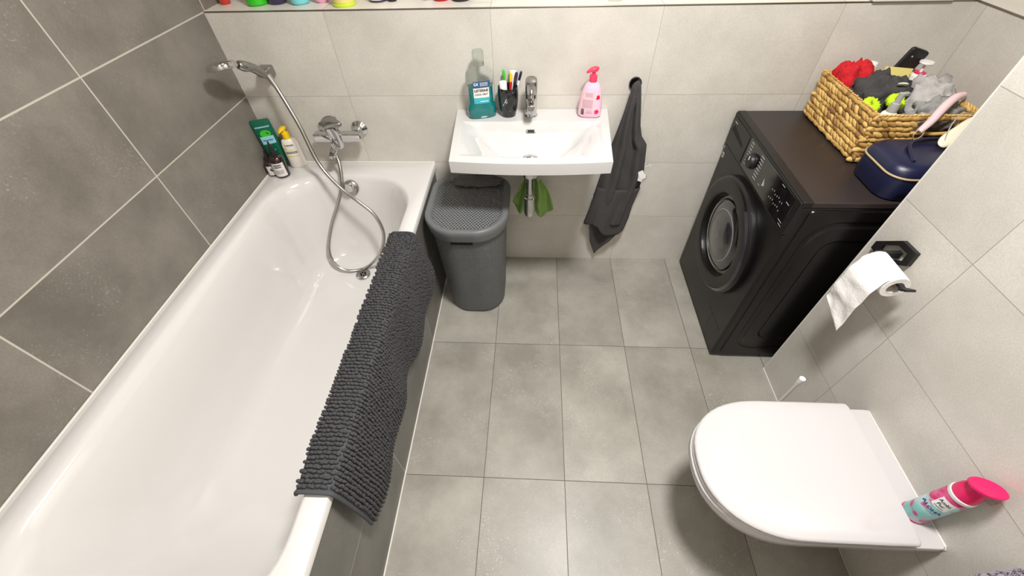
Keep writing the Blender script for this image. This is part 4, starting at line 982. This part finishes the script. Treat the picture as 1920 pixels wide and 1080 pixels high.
# plush mat on a small stool by the right wall (bottom right corner of the photo)
st = thing('small_stool', 'small white stool under the fluffy grey lilac mat by the right wall', 'stool', (2.03, -1.78, 0))
MB().box(1.86, 2.20, -1.99, -1.58, .505, .525).build('seat', 'wood', st, world=True, bevel=.004)
for (x, y) in ((1.88, -1.97), (2.18, -1.97), (1.88, -1.59), (2.18, -1.59)): MB().box(x-.015, x+.015, y-.015, y+.015, 0.0005, .505).build('leg', 'wood', st, world=True)
pm = MB()
def plush(u, v):
    x = lerp(1.85, 2.222, u); y = lerp(-1.98, -1.560+.070*u, v); r_ = .5
    z = .5255+.055*(1-.25*(abs(2*v-1)**10))*(1-(abs(2*u-1)**10)*.2)+.004*abs(nz(x*40, y*40))
    return (x, y, z)
pm.grid(plush, 60, 70)
for k in range(2600):
    u, v = rnd.random(), rnd.random()**.5; p = Vector(plush(u, v)); d = Vector((rnd.uniform(-.5, .5), rnd.uniform(-.3, .7), 1)).normalized()
    pm.ell(p+d*.004, (d.orthogonal().normalized()*.0016, d.cross(d.orthogonal()).normalized()*.0016, d*.008), 5, 4)
o = pm.build('plush_mat', 'plush', ang=180); tag(o, 'fluffy grey lilac mat at the bottom right corner below the toilet', 'mat')

# ------------------------------------------------------------------ things on the niche ledge
ZL = 1.2014
def nb(name, label, cat, x, y, prof, m, cap=None, capm='whitep', band=None):
    t_ = thing(name, label, cat, (x, y, ZL), (0, 0, 0)); MB().lathe(prof, 32, cap=False).build('bottle_body', m, t_)
    if cap: MB().lathe(cap, 28, cap=False).build('cap', capm, t_)
    if band: 
        b = MB().lathe(band[0], 32, cap=False); b.build('label', band[1], t_)
    return t_
def cyl(r_, h): return [(0, .0), (r_*.92, .0), (r_, .004), (r_, h*.85), (r_*.85, h*.93), (r_*.45, h*.97)]
def cp(r_, h): return [(r_, h*.955), (r_, h*1.12), (r_*.9, h*1.14), (0, h*1.14)]
nb('red_bottle', 'orange-red bottle at the far left end of the wall ledge', 'bottle', .032, .100, [(0, 0), (.016, 0), (.018, .003), (.024, .06), (.024, .13), (.012, .14)], 'red2', cp(.012, .14))
nb('green_bottle', 'bright green round bottle on the ledge', 'bottle', .166, .086, [(0, 0), (.032, 0), (.038, .006), (.035, .04), (.028, .10), (.014, .13)], 'grass', cp(.014, .13))
nb('purple_bottle', 'dark purple bottle between the green and cyan ones on the ledge', 'bottle', .238, .098, [(0, 0), (.026, 0), (.032, .006), (.036, .03), (.036, .12), (.015, .135)], 'purple', cp(.015, .135), 'blackp')
nb('cyan_bottle', 'pale cyan bottle on the ledge left of the pink one', 'bottle', .327, .088, [(0, 0), (.026, 0), (.032, .005), (.035, .02), (.035, .11), (.015, .125)], 'cyan', cp(.015, .125))
nb('pink_bottle', 'small pale pink bottle on the ledge left of the lime tub', 'bottle', .404, .104, [(0, 0), (.018, 0), (.024, .006), (.029, .025), (.029, .09), (.012, .10)], 'pinkb', cp(.012, .10))
lt_ = nb('lime_tub', 'lime green cosmetic tub at the edge of the wall ledge', 'tub', .502, .062, [(0, 0), (.040, 0), (.042, .003), (.042, .006), (.038, .008), (.040, .075), (.041, .08)], 'limep', [(.043, .079), (.043, .098), (.041, .10), (0, .10)], 'limep', ([(.0385, .012), (.0400, .07)], 'sachet'))
nb('white_jar', 'white jar with dark maroon base on the ledge', 'jar', .614, .112, [(0, 0), (.030, 0), (.034, .003), (.034, .075), (.032, .08)], 'purple', [(.0345, .079), (.0345, .098), (0, .10)], 'whitep', ([(.0346, .007), (.0346, .07)], 'labelw'))
nb('small_black_bottle', 'small black bottle right of the white jar on the ledge', 'bottle', .668, .104, cyl(.017, .09), 'blackp', cp(.009, .09), 'blackp', ([(.0174, .008), (.0174, .06)], 'labelw'))
nb('silver_can', 'silver can left of the red bottle on the ledge', 'can', .800, .112, cyl(.020, .15), 'silver', cp(.012, .15))
nb('crimson_bottle', 'crimson round-bottomed bottle on the ledge above the mouthwash', 'bottle', .852, .108, [(0, 0), (.024, 0), (.030, .006), (.032, .03), (.030, .10), (.013, .12)], 'red', cp(.013, .12), 'blackp')
nb('black_jar', 'wide black jar on the ledge right of the crimson bottle', 'jar', .925, .102, [(0, 0), (.028, 0), (.034, .005), (.036, .05), (.034, .07)], 'blackp', [(.035, .069), (.035, .09), (0, .092)], 'blackp')
bg = thing('plastic_bag', 'clear crinkled plastic sachet lying on the ledge above the toothbrushes', 'bag', (1.005, .10, ZL))
b = MB(); b.grid(lambda u, v: (lerp(-.045, .05, u), lerp(-.045, .055, v), .002+.012*math.sin(u*PI)*math.sin(v*PI)+.004*abs(nz(u*7, v*7))), 24, 24)
b.build('sachet_film', 'film', bg, ang=25)
gl = thing('drinking_glass', 'small clear glass standing on the ledge above the soap dispenser', 'glass', (1.478, .065, ZL))
MB().lathe([(0, .0), (.021, .0), (.024, .004), (.030, .09), (.0285, .09), (.022, .012), (0, .010)], 32, cap=False).build('glass_body', 'clear', gl)
wbx = thing('white_box', 'flat white cardboard box lying across the right end of the ledge', 'box', (2.44, .07, ZL))
MB().box(-.125, .128, -.082, .09, .001, .03).build('box_body', 'wood', wbx, bevel=.002)
MB().box(-.127, .130, -.084, .092, .020, .033).build('box_lid', 'wood', wbx, bevel=.002)
